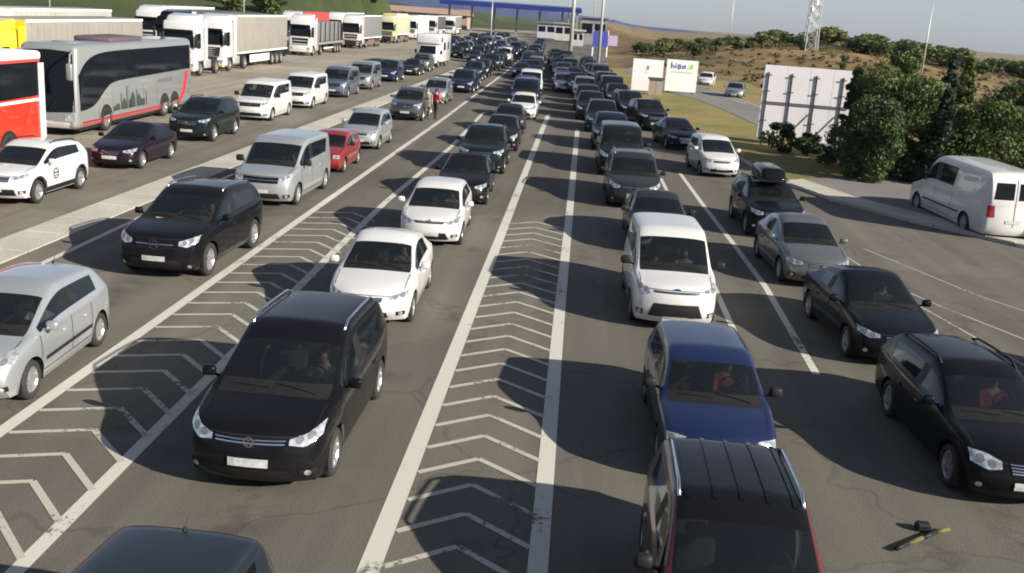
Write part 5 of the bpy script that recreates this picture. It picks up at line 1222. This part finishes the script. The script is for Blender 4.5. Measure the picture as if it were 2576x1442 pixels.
# border booths, canopy and signs far away
def booth(label, x, y, w_, d_, h_, wallm, roofm, rz=0):
    o = empty('checkpoint_booth', (x, y, 0), rz); tag(o, label, 'booth', None)
    mb = MB(); mb.box(-w_/2, w_/2, -d_/2, d_/2, 0, h_); mb.build('wall', wallm, o)
    mb = MB(); mb.box(-w_/2-.5, w_/2+.5, -d_/2-.6, d_/2+.6, h_, h_+.35); mb.build('roof', roofm, o)
    for k in range(2):
        x0 = -w_/2+.25+k*w_/2; mb = MB(); mb.box(x0, x0+w_/2-.5, -d_/2-.03, -d_/2+.02, h_*.42, h_*.8); mb.build('window', DGLASS, o)
    mb = MB(); mb.box(w_/2-.02, w_/2+.03, -.4, .4, 0, h_*.75); mb.build('door', CAP, o)
    return o
GW = mat('booth_grey', (.22, .23, .24), .6, var=.2, scale=1); PW = mat('booth_white', (.40, .39, .38), .6, var=.15, scale=1); BR = mat('blue_grey_roof', (.12, .15, .22), .5)
booth('pale checkpoint booth left of the thick mast, with a flat roof', -5.4, 285, 4.6, 4, 4.2, PW, GW)
booth('lilac grey checkpoint booth further left of the thick mast', -10.5, 300, 5.0, 4, 4.0, mat('booth_lilac', (.40, .37, .45), .6), BR)
booth('grey two-window control building right of the thick mast', 2.2, 262, 6.2, 5, 6.2, GW, BR)
booth('white control cabin right behind the thick mast', -1.2, 240, 2.4, 3, 3.2, PW, PW)
cp = empty('canopy', (-23, 330, 0)); tag(cp, 'long thin blue canopy roof over the far checkpoint lanes on the horizon', 'canopy')
mb = MB(); mb.box(-21, 21.5, -7, 7, 7.6, 9.1); mb.build('roof', mat('canopy_roof', (.10, .15, .28), .5), cp)
mb = MB(); mb.box(-21.2, 21.7, -7.2, -7.02, 7.35, 8.75); mb.build('fascia', mat('canopy_blue', (.012, .025, .16), .4), cp)
mb = MB(); mb.box(21.52, 21.8, -7.0, 7.0, 7.4, 8.7); mb.build('fascia', mat('canopy_blue', (.012, .025, .16), .4), cp)
for x in (-19, -12, -5, 2, 9, 16, 20.5): mb = MB(); mb.box(x-.3, x+.3, -.3, .3, 0, 7.6); mb.build('column', GW, cp)
sg = empty('road_sign', (3.2, 182, 0)); tag(sg, 'blue and lilac direction sign board low between the masts', 'sign')
mb = MB(); mb.box(-1.6, .9, -.06, .06, 1.6, 4.2); mb.build('board', mat('sign_blue', (.06, .07, .33), .4), sg)
mb = MB(); mb.box(.95, 2.6, -.06, .06, 1.9, 3.6); mb.build('board', mat('sign_lilac', (.42, .34, .48), .4), sg)
for x in (-1.5, .92): mb = MB(); mb.box(x-.1, x+.1, .07, .2, 0, 4.3); mb.build('post', WHITE, sg)
tn = empty('storage_shed', (-48, 350, 0)); tag(tn, 'low reddish brown shed behind the far end of the lorry queue', 'shed')
mb = MB(); mb.box(-18, 10, -5, 5, 0, 4.2); mb.build('wall', mat('shed_wall', (.33, .25, .2), .8, var=.1), tn); mb = MB(); mb.hexa([(-19,-6,4.2),(11,-6,4.2),(11,6,4.2),(-19,6,4.2),(-19,-.3,6.0),(11,-.3,6.0),(11,.3,6.0),(-19,.3,6.0)]); mb.build('roof', mat('shed_roof', (.32, .22, .18), .8), tn)

# ------------------------------------------------------------------ the queues
PB = paint('black', (.006, .006, .008)); PBB = paint('blue_black', (.006, .008, .012)); PW_ = paint('white', (.56, .555, .55)); PS = paint('silver', (.42, .44, .45), .55, .3); PG = paint('grey', (.10, .105, .11), .4, .3)
PDG = paint('dark_grey', (.028, .030, .033), .2); PLG = paint('light_grey', (.24, .25, .26), .5, .3); PBL = paint('blue', (.008, .016, .062), .2); PNV = paint('navy', (.010, .016, .045), .2); PT = paint('teal_black', (.008, .014, .016), .2); PR = paint('red', (.21, .018, .016)); PM = paint('maroon', (.085, .015, .012), .1)
PPU = paint('aubergine', (.012, .008, .016), .2); PBG = paint('blue_grey', (.10, .12, .17), .4, .3); PCH = paint('champagne', (.40, .37, .32), .4, .3)
NAMES = dict(mpv='people_carrier', minivan='passenger_van', bigvan='passenger_van', bigsuv_star='off_road_car', bigvan_star='passenger_van', hatch='hatchback_car', hatch_lion='hatchback_car', sedan='saloon_car', sedan_plain='saloon_car', wagon='estate_car', oldwagon='estate_car', suv='crossover_car', bigsuv='off_road_car', smallmpv='hatchback_car', oldhatch='hatchback_car', tallvan='panel_van', mpv_roof='people_carrier')
CATS = dict(minivan='van', bigvan='van', bigvan_star='van', tallvan='van')
placed = {}
def put(key, k, pm, x, yf, rz, label, group=None, detail=2, skip=(), scale=None):
    t = car_type(k); L = t.T['L']*(scale[1] if scale else 1); a = R(rz)
    # the front centre stands at (x, yf); heading rz turns the nose to the camera's right
    c = Vector((x - math.sin(a)*L/2, yf + math.cos(a)*L/2, 0))
    o = t.place(NAMES[k], label, CATS.get(k, 'car'), group, c, a, {'paint': pm, 'roof': GLOSSBLACK}, detail, scale, skip)
    if key: placed[key] = (o, t, c, a)
    return o
# middle left queue (behind the black people carrier)
put('C0', 'smallmpv', paint('slate', (.020, .028, .038), .3), -3.25, 4.65, -1, 'dark blue grey car cut off by the lower left edge, only its roof showing')
put('C1', 'mpv', PB, -3.78, 11.85, -.6, 'large black people carrier with chrome roof rails in the left foreground')
put('C2', 'sedan_plain', PW_, -3.80, 19.2, 1.0, 'white saloon directly behind the black people carrier')
put('C3', 'hatch', PW_, -3.66, 26.7, 1.4, 'white hatchback with a dark lozenge badge, second behind the black people carrier')
put('C4', 'sedan', PB, -3.55, 33.0, 1.0, 'black car right behind the second white car')
put('C5', 'bigsuv', PT, -3.6, 40.0, .5, 'dark teal off-road car two behind the second white car', detail=2)
put('C6', 'hatch', PPU, -3.45, 47.4, .5, 'dark aubergine hatchback behind the teal off-road car')
put('C6b', 'sedan', PDG, -3.6, 54.5, .5, 'dark grey saloon just in front of the small white hatchback in the middle queue', detail=1)
put('C7', 'hatch_lion', PW_, -3.3, 62.8, .5, 'small white hatchback in the dark middle queue, near the chevron end', detail=1)
put('C8', 'bigvan', PNV, -3.6, 70.0, .5, 'navy van behind the small white hatchback in the middle queue', detail=1)
# left queue
put('B0', 'hatch_lion', PS, -8.72, 13.55, 3.2, 'silver hatchback with open driver window at the left edge')
put('B1', 'bigsuv_star', PB, -8.92, 21.4, -1.8, 'black off-road car with a three-armed round badge, behind the silver hatchback')
put('B2', 'bigvan', PS, -9.35, 30.4, -1.4, 'silver grey passenger van behind the black off-road car with the round badge')
put('B3', 'oldhatch', PR, -9.25, 37.5, 0, 'small old red car behind the silver van')
put('B4', 'smallmpv', PS, -9.35, 44.4, -.5, 'silver compact car behind the small red car')
put('B5', 'bigsuv', paint('graphite', (.06, .065, .07), .3, .3), -9.5, 57.3, -.5, 'dark grey off-road car beside the standing person in red')
put('B6', 'smallmpv', PLG, -9.6, 69.2, -.5, 'pale grey hatchback behind the standing person in red', detail=1)
put('B7', 'mpv', PNV, -9.0, 79.8, 0, 'navy people carrier behind the pale grey hatchback', detail=1)
put('B8', 'bigsuv', PT, -9.7, 94.0, 0, 'dark off-road car second behind the navy people carrier', detail=1)
put('B9', 'sedan', PB, -9.4, 87.2, 0, 'black saloon right behind the navy people carrier', detail=1)
# leftmost car queue, beside the coach
put('A0', 'suv', PW_, -16.02, 27.55, .3, 'white crossover with black cladding and door emblem at the left edge')
put('A1', 'sedan', PPU, -15.95, 34.7, .5, 'very dark purple saloon behind the white crossover, beside the coach')
put('A2', 'bigsuv', PT, -16.3, 42.8, .5, 'dark green off-road car behind the purple saloon')
put('A3', 'bigvan', PW_, -16.5, 51.9, .5, 'white van with large black lower grille behind the dark green off-road car', skip=('quarter_window',))
put('A4', 'bigvan', PW_, -16.35, 59.6, .5, 'second white van, tucked behind the first white van')
put('A5', 'bigvan', PBG, -16.2, 68.2, .5, 'blue grey van behind the two white vans', detail=1)
put('A6', 'bigvan', PLG, -16.2, 76.2, .5, 'pale grey van behind the blue grey van', detail=1)
put('A7', 'mpv', PNV, -16.0, 85.8, .5, 'dark navy people carrier behind the pale grey van', detail=1)
put('A8', 'sedan', PT, -15.6, 95.6, .5, 'dark car with a number plate just in front of the white motorhome', detail=1)
put('A8b', 'bigsuv', PG, -15.8, 103.0, .5, 'grey off-road car directly in front of the white motorhome', detail=1)
# middle right queue
put('D0', 'mpv_roof', PM, 1.95, 7.75, -1.5, 'maroon people carrier with a ribbed black roof cut off by the lower edge')
put('D1', 'oldwagon', PBL, 2.36, 13.3, .8, 'dark blue older estate in front of the white passenger van')
put('D2', 'minivan', PW_, 2.36, 20.75, 1.2, 'white passenger van with oval badge, sunlit, right of the chevron strip')
put('D3', 'sedan', PDG, 2.55, 28.0, .5, 'dark grey saloon hidden behind the white passenger van')
put('D4', 'mpv', PDG, 2.15, 34.9, .5, 'dark grey people carrier second behind the white passenger van')
put('D5', 'bigvan', PT, 1.95, 42.2, .5, 'dark teal van third behind the white passenger van')
put('D6', 'bigsuv', PNV, 1.75, 50.3, .5, 'navy off-road car fourth behind the white passenger van', detail=1)
put('D7', 'mpv', PT, 1.4, 58.5, 0, 'dark people carrier fifth behind the white passenger van', detail=1)
# right queue
put('E0', 'wagon', PB, 6.62, 13.45, 2, 'black estate with upright chrome grille at the lower right edge')
put('E1', 'sedan', PBB, 6.62, 19.45, 4, 'black saloon behind the black estate on the right')
put('E2', 'sedan_plain', paint('mid_grey', (.12, .125, .13), .4, .3), 6.35, 25.5, 3, 'grey saloon behind the black saloon on the right')
put('E3', 'suv', PBB, 6.4, 31.5, 2, 'dark crossover with a roof box on the right', skip=())
put('E4', 'smallmpv', PW_, 6.3, 44.2, 6, 'white hatchback beside the grass verge on the right')
put('E5', 'sedan', PNV, 5.6, 53.2, 9, 'navy saloon just behind the white hatchback beside the verge')
put('E6', 'bigsuv', PBB, 4.6, 61.5, 9, 'black off-road car behind the navy saloon near the verge', detail=1)
put('E7', 'mpv', PT, 3.7, 68.5, 8, 'dark people carrier second behind the navy saloon near the verge', detail=1)
# right edge and side road
put('V0', 'tallvan', PW_, 13.95, 41.1, 185, 'white panel van parked in the shade under the trees, seen from behind', scale=(1, 1.12, .97))
put('V1', 'tallvan', PLG, 17.4, 39.0, 187, 'second pale van at the right edge beside the parked white van', scale=(1, .95, .92))
put('V2', 'hatch', PBB, 11.15, 16.4, 8, 'dark car just entering at the right edge')
put('S0', 'hatch', PLG, 13.9, 96.2, -12, 'silver hatchback driving on the side road beyond the verge', detail=1)
put('S1', 'hatch', PW_, 13.2, 113.5, -12, 'white car on the side road behind the lettered billboard', detail=1)
# the far queue: individually placed but too small to tell apart
rngq = random.Random(4)
FARC = [PB, PB, PBB, PBB, PT, PNV, PG, PB, PT, PNV, PPU, PBL, PBG, PLG, PB, PBB, PT, PW_]
FART = ['sedan', 'hatch', 'bigsuv', 'mpv', 'smallmpv', 'wagon', 'bigvan', 'suv']
def lane(x0, y0, x1, y1, step, label, group):
    y = y0
    while y < y1:
        t = (y-y0)/(y1-y0); x = x0+(x1-x0)*t
        put(None, rngq.choice(FART), rngq.choice(FARC), x+rngq.uniform(-.25, .25), y+rngq.uniform(-.4, .4), rngq.uniform(-1, 3), label, group, 0)
        y += step*rngq.uniform(.95, 1.15)
G = 'cars far back in the queues'
lane(-3.9, 77, -5.6, 140, 5.4, 'distant car far back in the middle left queue', G)
lane(1.0, 65.5, -2.2, 138, 5.4, 'distant car far back in the middle right queue', G)
lane(3.0, 75.5, .6, 132, 5.4, 'distant car far back in the right queue below the masts', G)
lane(-1.2, 88, -4.2, 158, 5.8, 'distant car wedged between the two middle queues', G)
lane(-5.8, 104, -7.6, 170, 6.0, 'distant car wedged between the left and middle queues', G)
lane(-9.6, 101, -10.6, 190, 6.2, 'distant car far back in the left queue', G)
lane(-13.2, 128, -13.8, 215, 6.6, 'distant car in the far queue right of the motorhome', G)
lane(-16.6, 124+14, -17.5, 240, 7.4, 'distant car in the far queue behind the motorhome', G)
lane(-6.6, 146, -8.2, 205, 7.0, 'distant car at the far end of the middle left queue', G)
lane(-20.8, 165, -21.5, 250, 7.6, 'distant car in the far queue beside the lorries', G)
# roof box
o, t, c, a = placed['E3']
rb = empty('roof_box', c, a); tag(rb, 'dark glossy roof box on the dark crossover on the right', 'roof box')
mb = hull(-.42, .42, -.75, 1.15, 1.62, 2.0, .14, 3, lambda q: Vector((q.x*(.9 if q.z > 1.8 else 1), q.y+(.28 if (q.y < 0 and q.z > 1.8) else 0), q.z))); mb.build('lid', GLOSSBLACK, rb, True)
mb = hull(-.40, .40, -.70, 1.10, 1.585, 1.66, .03, 1); mb.build('tray', BLACK, rb)
for y in (-.3, .6): mb = MB(); mb.box(-.62, .62, y-.03, y+.03, 1.55, 1.59); mb.build('bar', CAP, rb)
# door emblem of the white crossover
o, t, c, a = placed['A0']; S = t.S
mb = MB(); cy, cz, rr = -.28, .74, .17
for k in range(20):
    q = [S.side(1, cy+r_*math.cos(x_), cz+r_*math.sin(x_), .006) for x_ in (2*math.pi*k/20, 2*math.pi*(k+1)/20) for r_ in (rr, rr*.72)]
    mb.add([q[0], q[2], q[3], q[1]], [(0, 1, 2, 3)])
ribbon(mb, lambda y, z, off: S.side(1, y, z, off), [(cy-.12, cz+.02), (cy+.12, cz+.02)], .05, .007, 5); ribbon(mb, lambda y, z, off: S.side(1, y, z, off), [(cy-.1, cz-.06), (cy+.1, cz-.06)], .03, .007, 5)
em = mb.build('door_emblem', mat('emblem_dark', (.06, .07, .07), .5), o); 
# papers and odds behind windscreens
def paper(key, x, s, w_, d_, m=PAPER, label='white papers lying on the dashboard', tilt=0.0):
    o, t, c, a = placed[key]; T = t.T; y = s-T['L']/2; z = T['zc']-.005
    mb = MB(); mb.hexa([(x-w_/2, y-d_/2, z), (x+w_/2, y-d_/2, z), (x+w_/2, y+d_/2, z), (x-w_/2, y+d_/2, z), (x-w_/2, y-d_/2, z+.012), (x+w_/2, y-d_/2, z+.012), (x+w_/2, y+d_/2, z+.012+tilt), (x-w_/2, y+d_/2, z+.012+tilt)])
    mtx = Matrix.Translation(c) @ Matrix.Rotation(a, 4, 'Z'); q = mb.build('papers', m, None, False, c, a); tag(q, label, 'papers')
paper('C1', -.52, 1.32, .34, .2, label='white papers on the dashboard of the black people carrier')
paper('C2', .25, 1.45, .3, .16, label='papers on the dashboard of the white saloon')
paper('C3', .32, 1.3, .3, .16, label='papers on the dashboard of the white hatchback with the lozenge badge')
paper('D2', -.5, 1.28, .3, .2, label='papers on the dashboard of the sunlit white passenger van')
paper('B1', -.2, 1.25, .5, .12, label='papers along the dashboard of the black off-road car with the round badge')
paper('B0', -.2, 1.2, .4, .2, label='papers on the dashboard of the silver hatchback at the left edge')
paper('D1', -.42, 1.3, .12, .1, mat('pale_figurine', (.6, .6, .45), .6), 'two small pale figures on the dashboard of the blue estate', .13)
# drivers and passengers
def driver(key, label, shirt, side=1, arm=False, trousers=(.03, .03, .04), hair=(.03, .022, .018)):
    o, t, c, a = placed[key]; T = t.T; sz = max(.32, T['belt'][0]-.62); s = T['sc']+1.18
    p = Matrix.Translation(c) @ Matrix.Rotation(a, 4, 'Z') @ Vector((side*.36, s-T['L']/2, sz+.06))
    J, B = seated(arm); person(label, p, a, J, B, shirt, trousers, hair=hair)
driver('D1', 'driver in a red shirt at the wheel of the blue estate', (.42, .05, .05))
driver('C1', 'driver in dark clothes at the wheel of the black people carrier', (.05, .05, .06))
driver('B0', 'driver with bare forearm on the open window of the silver hatchback', (.5, .5, .45), 1, True)
driver('C2', 'driver in grey at the wheel of the white saloon', (.22, .22, .24))
driver('C3', 'driver in a pale shirt in the white hatchback with the lozenge badge', (.5, .5, .5))
driver('D2', 'driver in a light shirt at the wheel of the sunlit white passenger van', (.45, .42, .38))
driver('D2', 'front passenger in grey inside the sunlit white passenger van', (.2, .2, .22), -1)
driver('E0', 'driver in red inside the black estate on the right', (.35, .03, .05))
driver('E1', 'driver in dark clothes inside the black saloon on the right', (.08, .08, .1))
driver('B2', 'driver in grey at the wheel of the silver passenger van', (.2, .22, .22))
driver('B1', 'driver in dark clothes at the wheel of the black off-road car with the round badge', (.06, .06, .07))
J, B = standing()
person('person in a red top and dark trousers standing between parked cars', (-8.05, 59.4, 0), R(140), J, B, (.50, .045, .06), (.03, .026, .024))
J, B = standing()
person('person in grey beside the one in the red top', (-8.62, 59.9, 0), R(20), J, B, (.20, .24, .22), (.16, .16, .15))

# ------------------------------------------------------------------ lorries and coaches
TR = [make_tractor(0), make_tractor(1), make_tractor(2)]
TL = dict(curtain=make_trailer('curtain'), box=make_trailer('box'), flat=make_trailer('flat'))
def cloth(n, c): return mat('tarp_'+n, c, .65, var=.08, scale=1.2, bump=.15, bscale=3)
BE = cloth('beige', (.24, .225, .195)); BE2 = cloth('pale', (.34, .33, .30)); GY = cloth('grey', (.16, .16, .16)); GN = cloth('green', (.09, .15, .13)); WHT = cloth('white', (.66, .65, .62)); DK = cloth('dark', (.07, .07, .08)); RD = cloth('red', (.45, .05, .05)); YL = paint('yellow', (.75, .58, .03)); BRN = cloth('brown', (.16, .09, .08)); CR = cloth('cream', (.40, .39, .26))
def lorry(x, yf, rz, style, kind, cabm, side, label, guard=WHITE, rail=None, front=None, scale=None):
    o = TR[style].place('lorry', label, 'lorry', None, (x, yf, 0), R(rz), {'paint': cabm}, 2, scale)
    TL[kind].attach(o, {'side': side, 'rail': rail or WHITE, 'strap': side, 'front': front or WHITE, 'guard': guard}, 2 if yf < 100 else 0)
    return o
sT = (1.0, 1.0, 1.12)
lorry(-29.9, 83.6, .5, 0, 'curtain', PW_, BE, 'white lorry with chrome barred grille and beige curtain trailer, nearest full cab', scale=(1, 1.14, 1.12))
TR[1].place('lorry_tractor', 'white lorry tractor without trailer between the coach rear and the chrome grilled lorry', 'lorry', None, (-29.7, 76.6, 0), R(.5), {'paint': PW_}, 2, sT)
lorry(-31.2, 116.0, .5, 1, 'flat', PW_, GY, 'white lorry with two small dark side windows and a grey sheeted flatbed load', scale=sT)
lorry(-31.6, 143.5, .5, 2, 'box', PW_, GY, 'white lorry with brown trailer skirt behind the flatbed', BRN, scale=sT)
lorry(-32.0, 172.0, .5, 2, 'curtain', CR, CR, 'cream lorry with a brown skirt further back', BRN, scale=sT)
lorry(-32.6, 199.0, .5, 1, 'box', PW_, WHT, 'white box lorry with a dark side window far back in the row', scale=sT)
lorry(-33.0, 228.0, .5, 1, 'curtain', PW_, DK, 'white lorry cab in front of a dark trailer, far back', scale=sT)
lorry(-32.5, 256.0, .5, 1, 'box', PW_, GY, 'white lorry at the far end of the near row', scale=sT)
lorry(-29.0, 48.6, .5, 1, 'curtain', YL, BE, 'yellow lorry with a long beige trailer behind the coach', front=YL, scale=(1, 1.06, 1.06))
lorry(-34.8, 88.0, .5, 2, 'box', PB, DK, 'dark lorry roof showing behind the beige curtain trailer', rail=DK, scale=sT)
lorry(-37.4, 134.0, .5, 1, 'curtain', PW_, RD, 'lorry with a red trailer behind the flatbed', rail=RD, front=RD, scale=sT)
lorry(-37.8, 160.0, .5, 1, 'curtain', PW_, GN, 'lorry with a green trailer further back behind the near row', scale=sT)
lorry(-38.0, 205.0, .5, 1, 'box', YL, BE2, 'lorry with yellow roof far back behind the near row', front=YL, scale=sT)
lorry(-34.8, 58.0, .5, 1, 'curtain', PW_, BE2, 'lorry with a pale roof behind the yellow lorry', scale=sT)
lorry(-43.5, 104.0, .5, 1, 'curtain', PW_, BE2, 'pale lorry in the rearmost row behind the dark lorry', scale=sT)
co = make_coach()
SILV = paint('coach_silver', (.24, .25, .245), .2, .35); STR = mat('red_stripe', (.55, .03, .04), .4, coat=.4); STW = mat('dark_red_stripe', (.30, .02, .03), .4, coat=.4); PRT = mat('skyline_print', (.04, .048, .05), .5); CRD = paint('coach_red', (.62, .035, .015))
co.place('coach', 'silver coach with dark glass, red stripes and a printed city skyline', 'coach', None, (-21.7, 41.6, 0), R(1.2), {'paint': SILV, 'stripe': STR, 'stripe2': STW, 'print': PRT, 'print2': mat('grey_print', (.10, .10, .10), .5), 'mirror': SILV, 'lower': mat('pale_bumper', (.5, .48, .44), .5), 'ac': mat('ac_brown', (.10, .07, .08), .6)}, scale=(1, 1.07, 1.05))
rc = co.place('coach', 'red coach with white roof and black window band cut off by the left edge', 'coach', None, (-20.6, 23.75, 0), R(0), {'paint': CRD, 'stripe': CRD, 'stripe2': CRD, 'print': CRD, 'print2': CRD, 'mirror': CRD, 'lower': CRD, 'ac': WHITE}, scale=(1, 1.03, 1.04))
mb = hull(-1.225, 1.225, .5, 12.88, 3.26, 3.60, .14, 3); mb.build('roof_panel', WHITE, rc, True)
mb = MB(); mb.box(1.262, 1.29, .6, 12.6, 1.93, 2.02); mb.build('waist_line', WHITE, rc)
mb = MB(); mb.box(1.255, 1.285, 12.5, 12.86, .5, 3.2); mb.build('corner_trim', mat('pale_trim', (.6, .55, .55), .5), rc)
mh = make_motorhome(); mh.place('motorhome', 'white motorhome with a dark side window in the leftmost car queue', 'motorhome', None, (-16.4, 112.0, 0), R(-2), {'paint': PW_}, scale=(1.15, 1.1, 1.15))
# striped pole lying on the asphalt, lower right
ld = empty('hazard_pole', (0, 0, 0)); tag(ld, 'bent yellow and black striped pole lying on the asphalt, lower right', 'hazard pole')
YB = mat('dull_yellow', (.10, .085, .02), .8, var=.3, scale=9)
pp = [Vector((4.42, 12.05, .05)), Vector((4.62, 12.22, .05)), Vector((4.86, 12.42, .05)), Vector((5.1, 12.62, .05)), Vector((5.3, 12.74, .05))]
for i, (q0, q1) in enumerate(zip(pp, pp[1:])): mb = MB(); mb.tube(q0, q1, .03, .03, 8); mb.build('yellow_band' if i % 2 else 'black_band', YB if i % 2 else BLACK, ld, True)
mb = hull(4.86, 5.06, 12.66, 12.80, 0, .12, .03, 1); mb.build('bracket', BLACK, ld)

# ------------------------------------------------------------------ thin summer haze; the far ridge's haze blue is painted into its material
hz = MB(); hz.box(-5200, 5200, -400, 6600, -140, 215)
m, n, l, b = newmat('haze_air'); n.remove(b); pv = n.new('ShaderNodeVolumePrincipled')
pv.inputs['Color'].default_value = (.80, .88, 1.0, 1); pv.inputs['Density'].default_value = .00004; pv.inputs['Anisotropy'].default_value = .2
l.new(pv.outputs[0], n['Material Output'].inputs['Volume']); MATS['haze_air'] = m
ho = hz.build('haze', m); ho['kind'] = 'stuff'; ho['label'] = 'thin bluish summer haze in the air'; ho['category'] = 'haze'
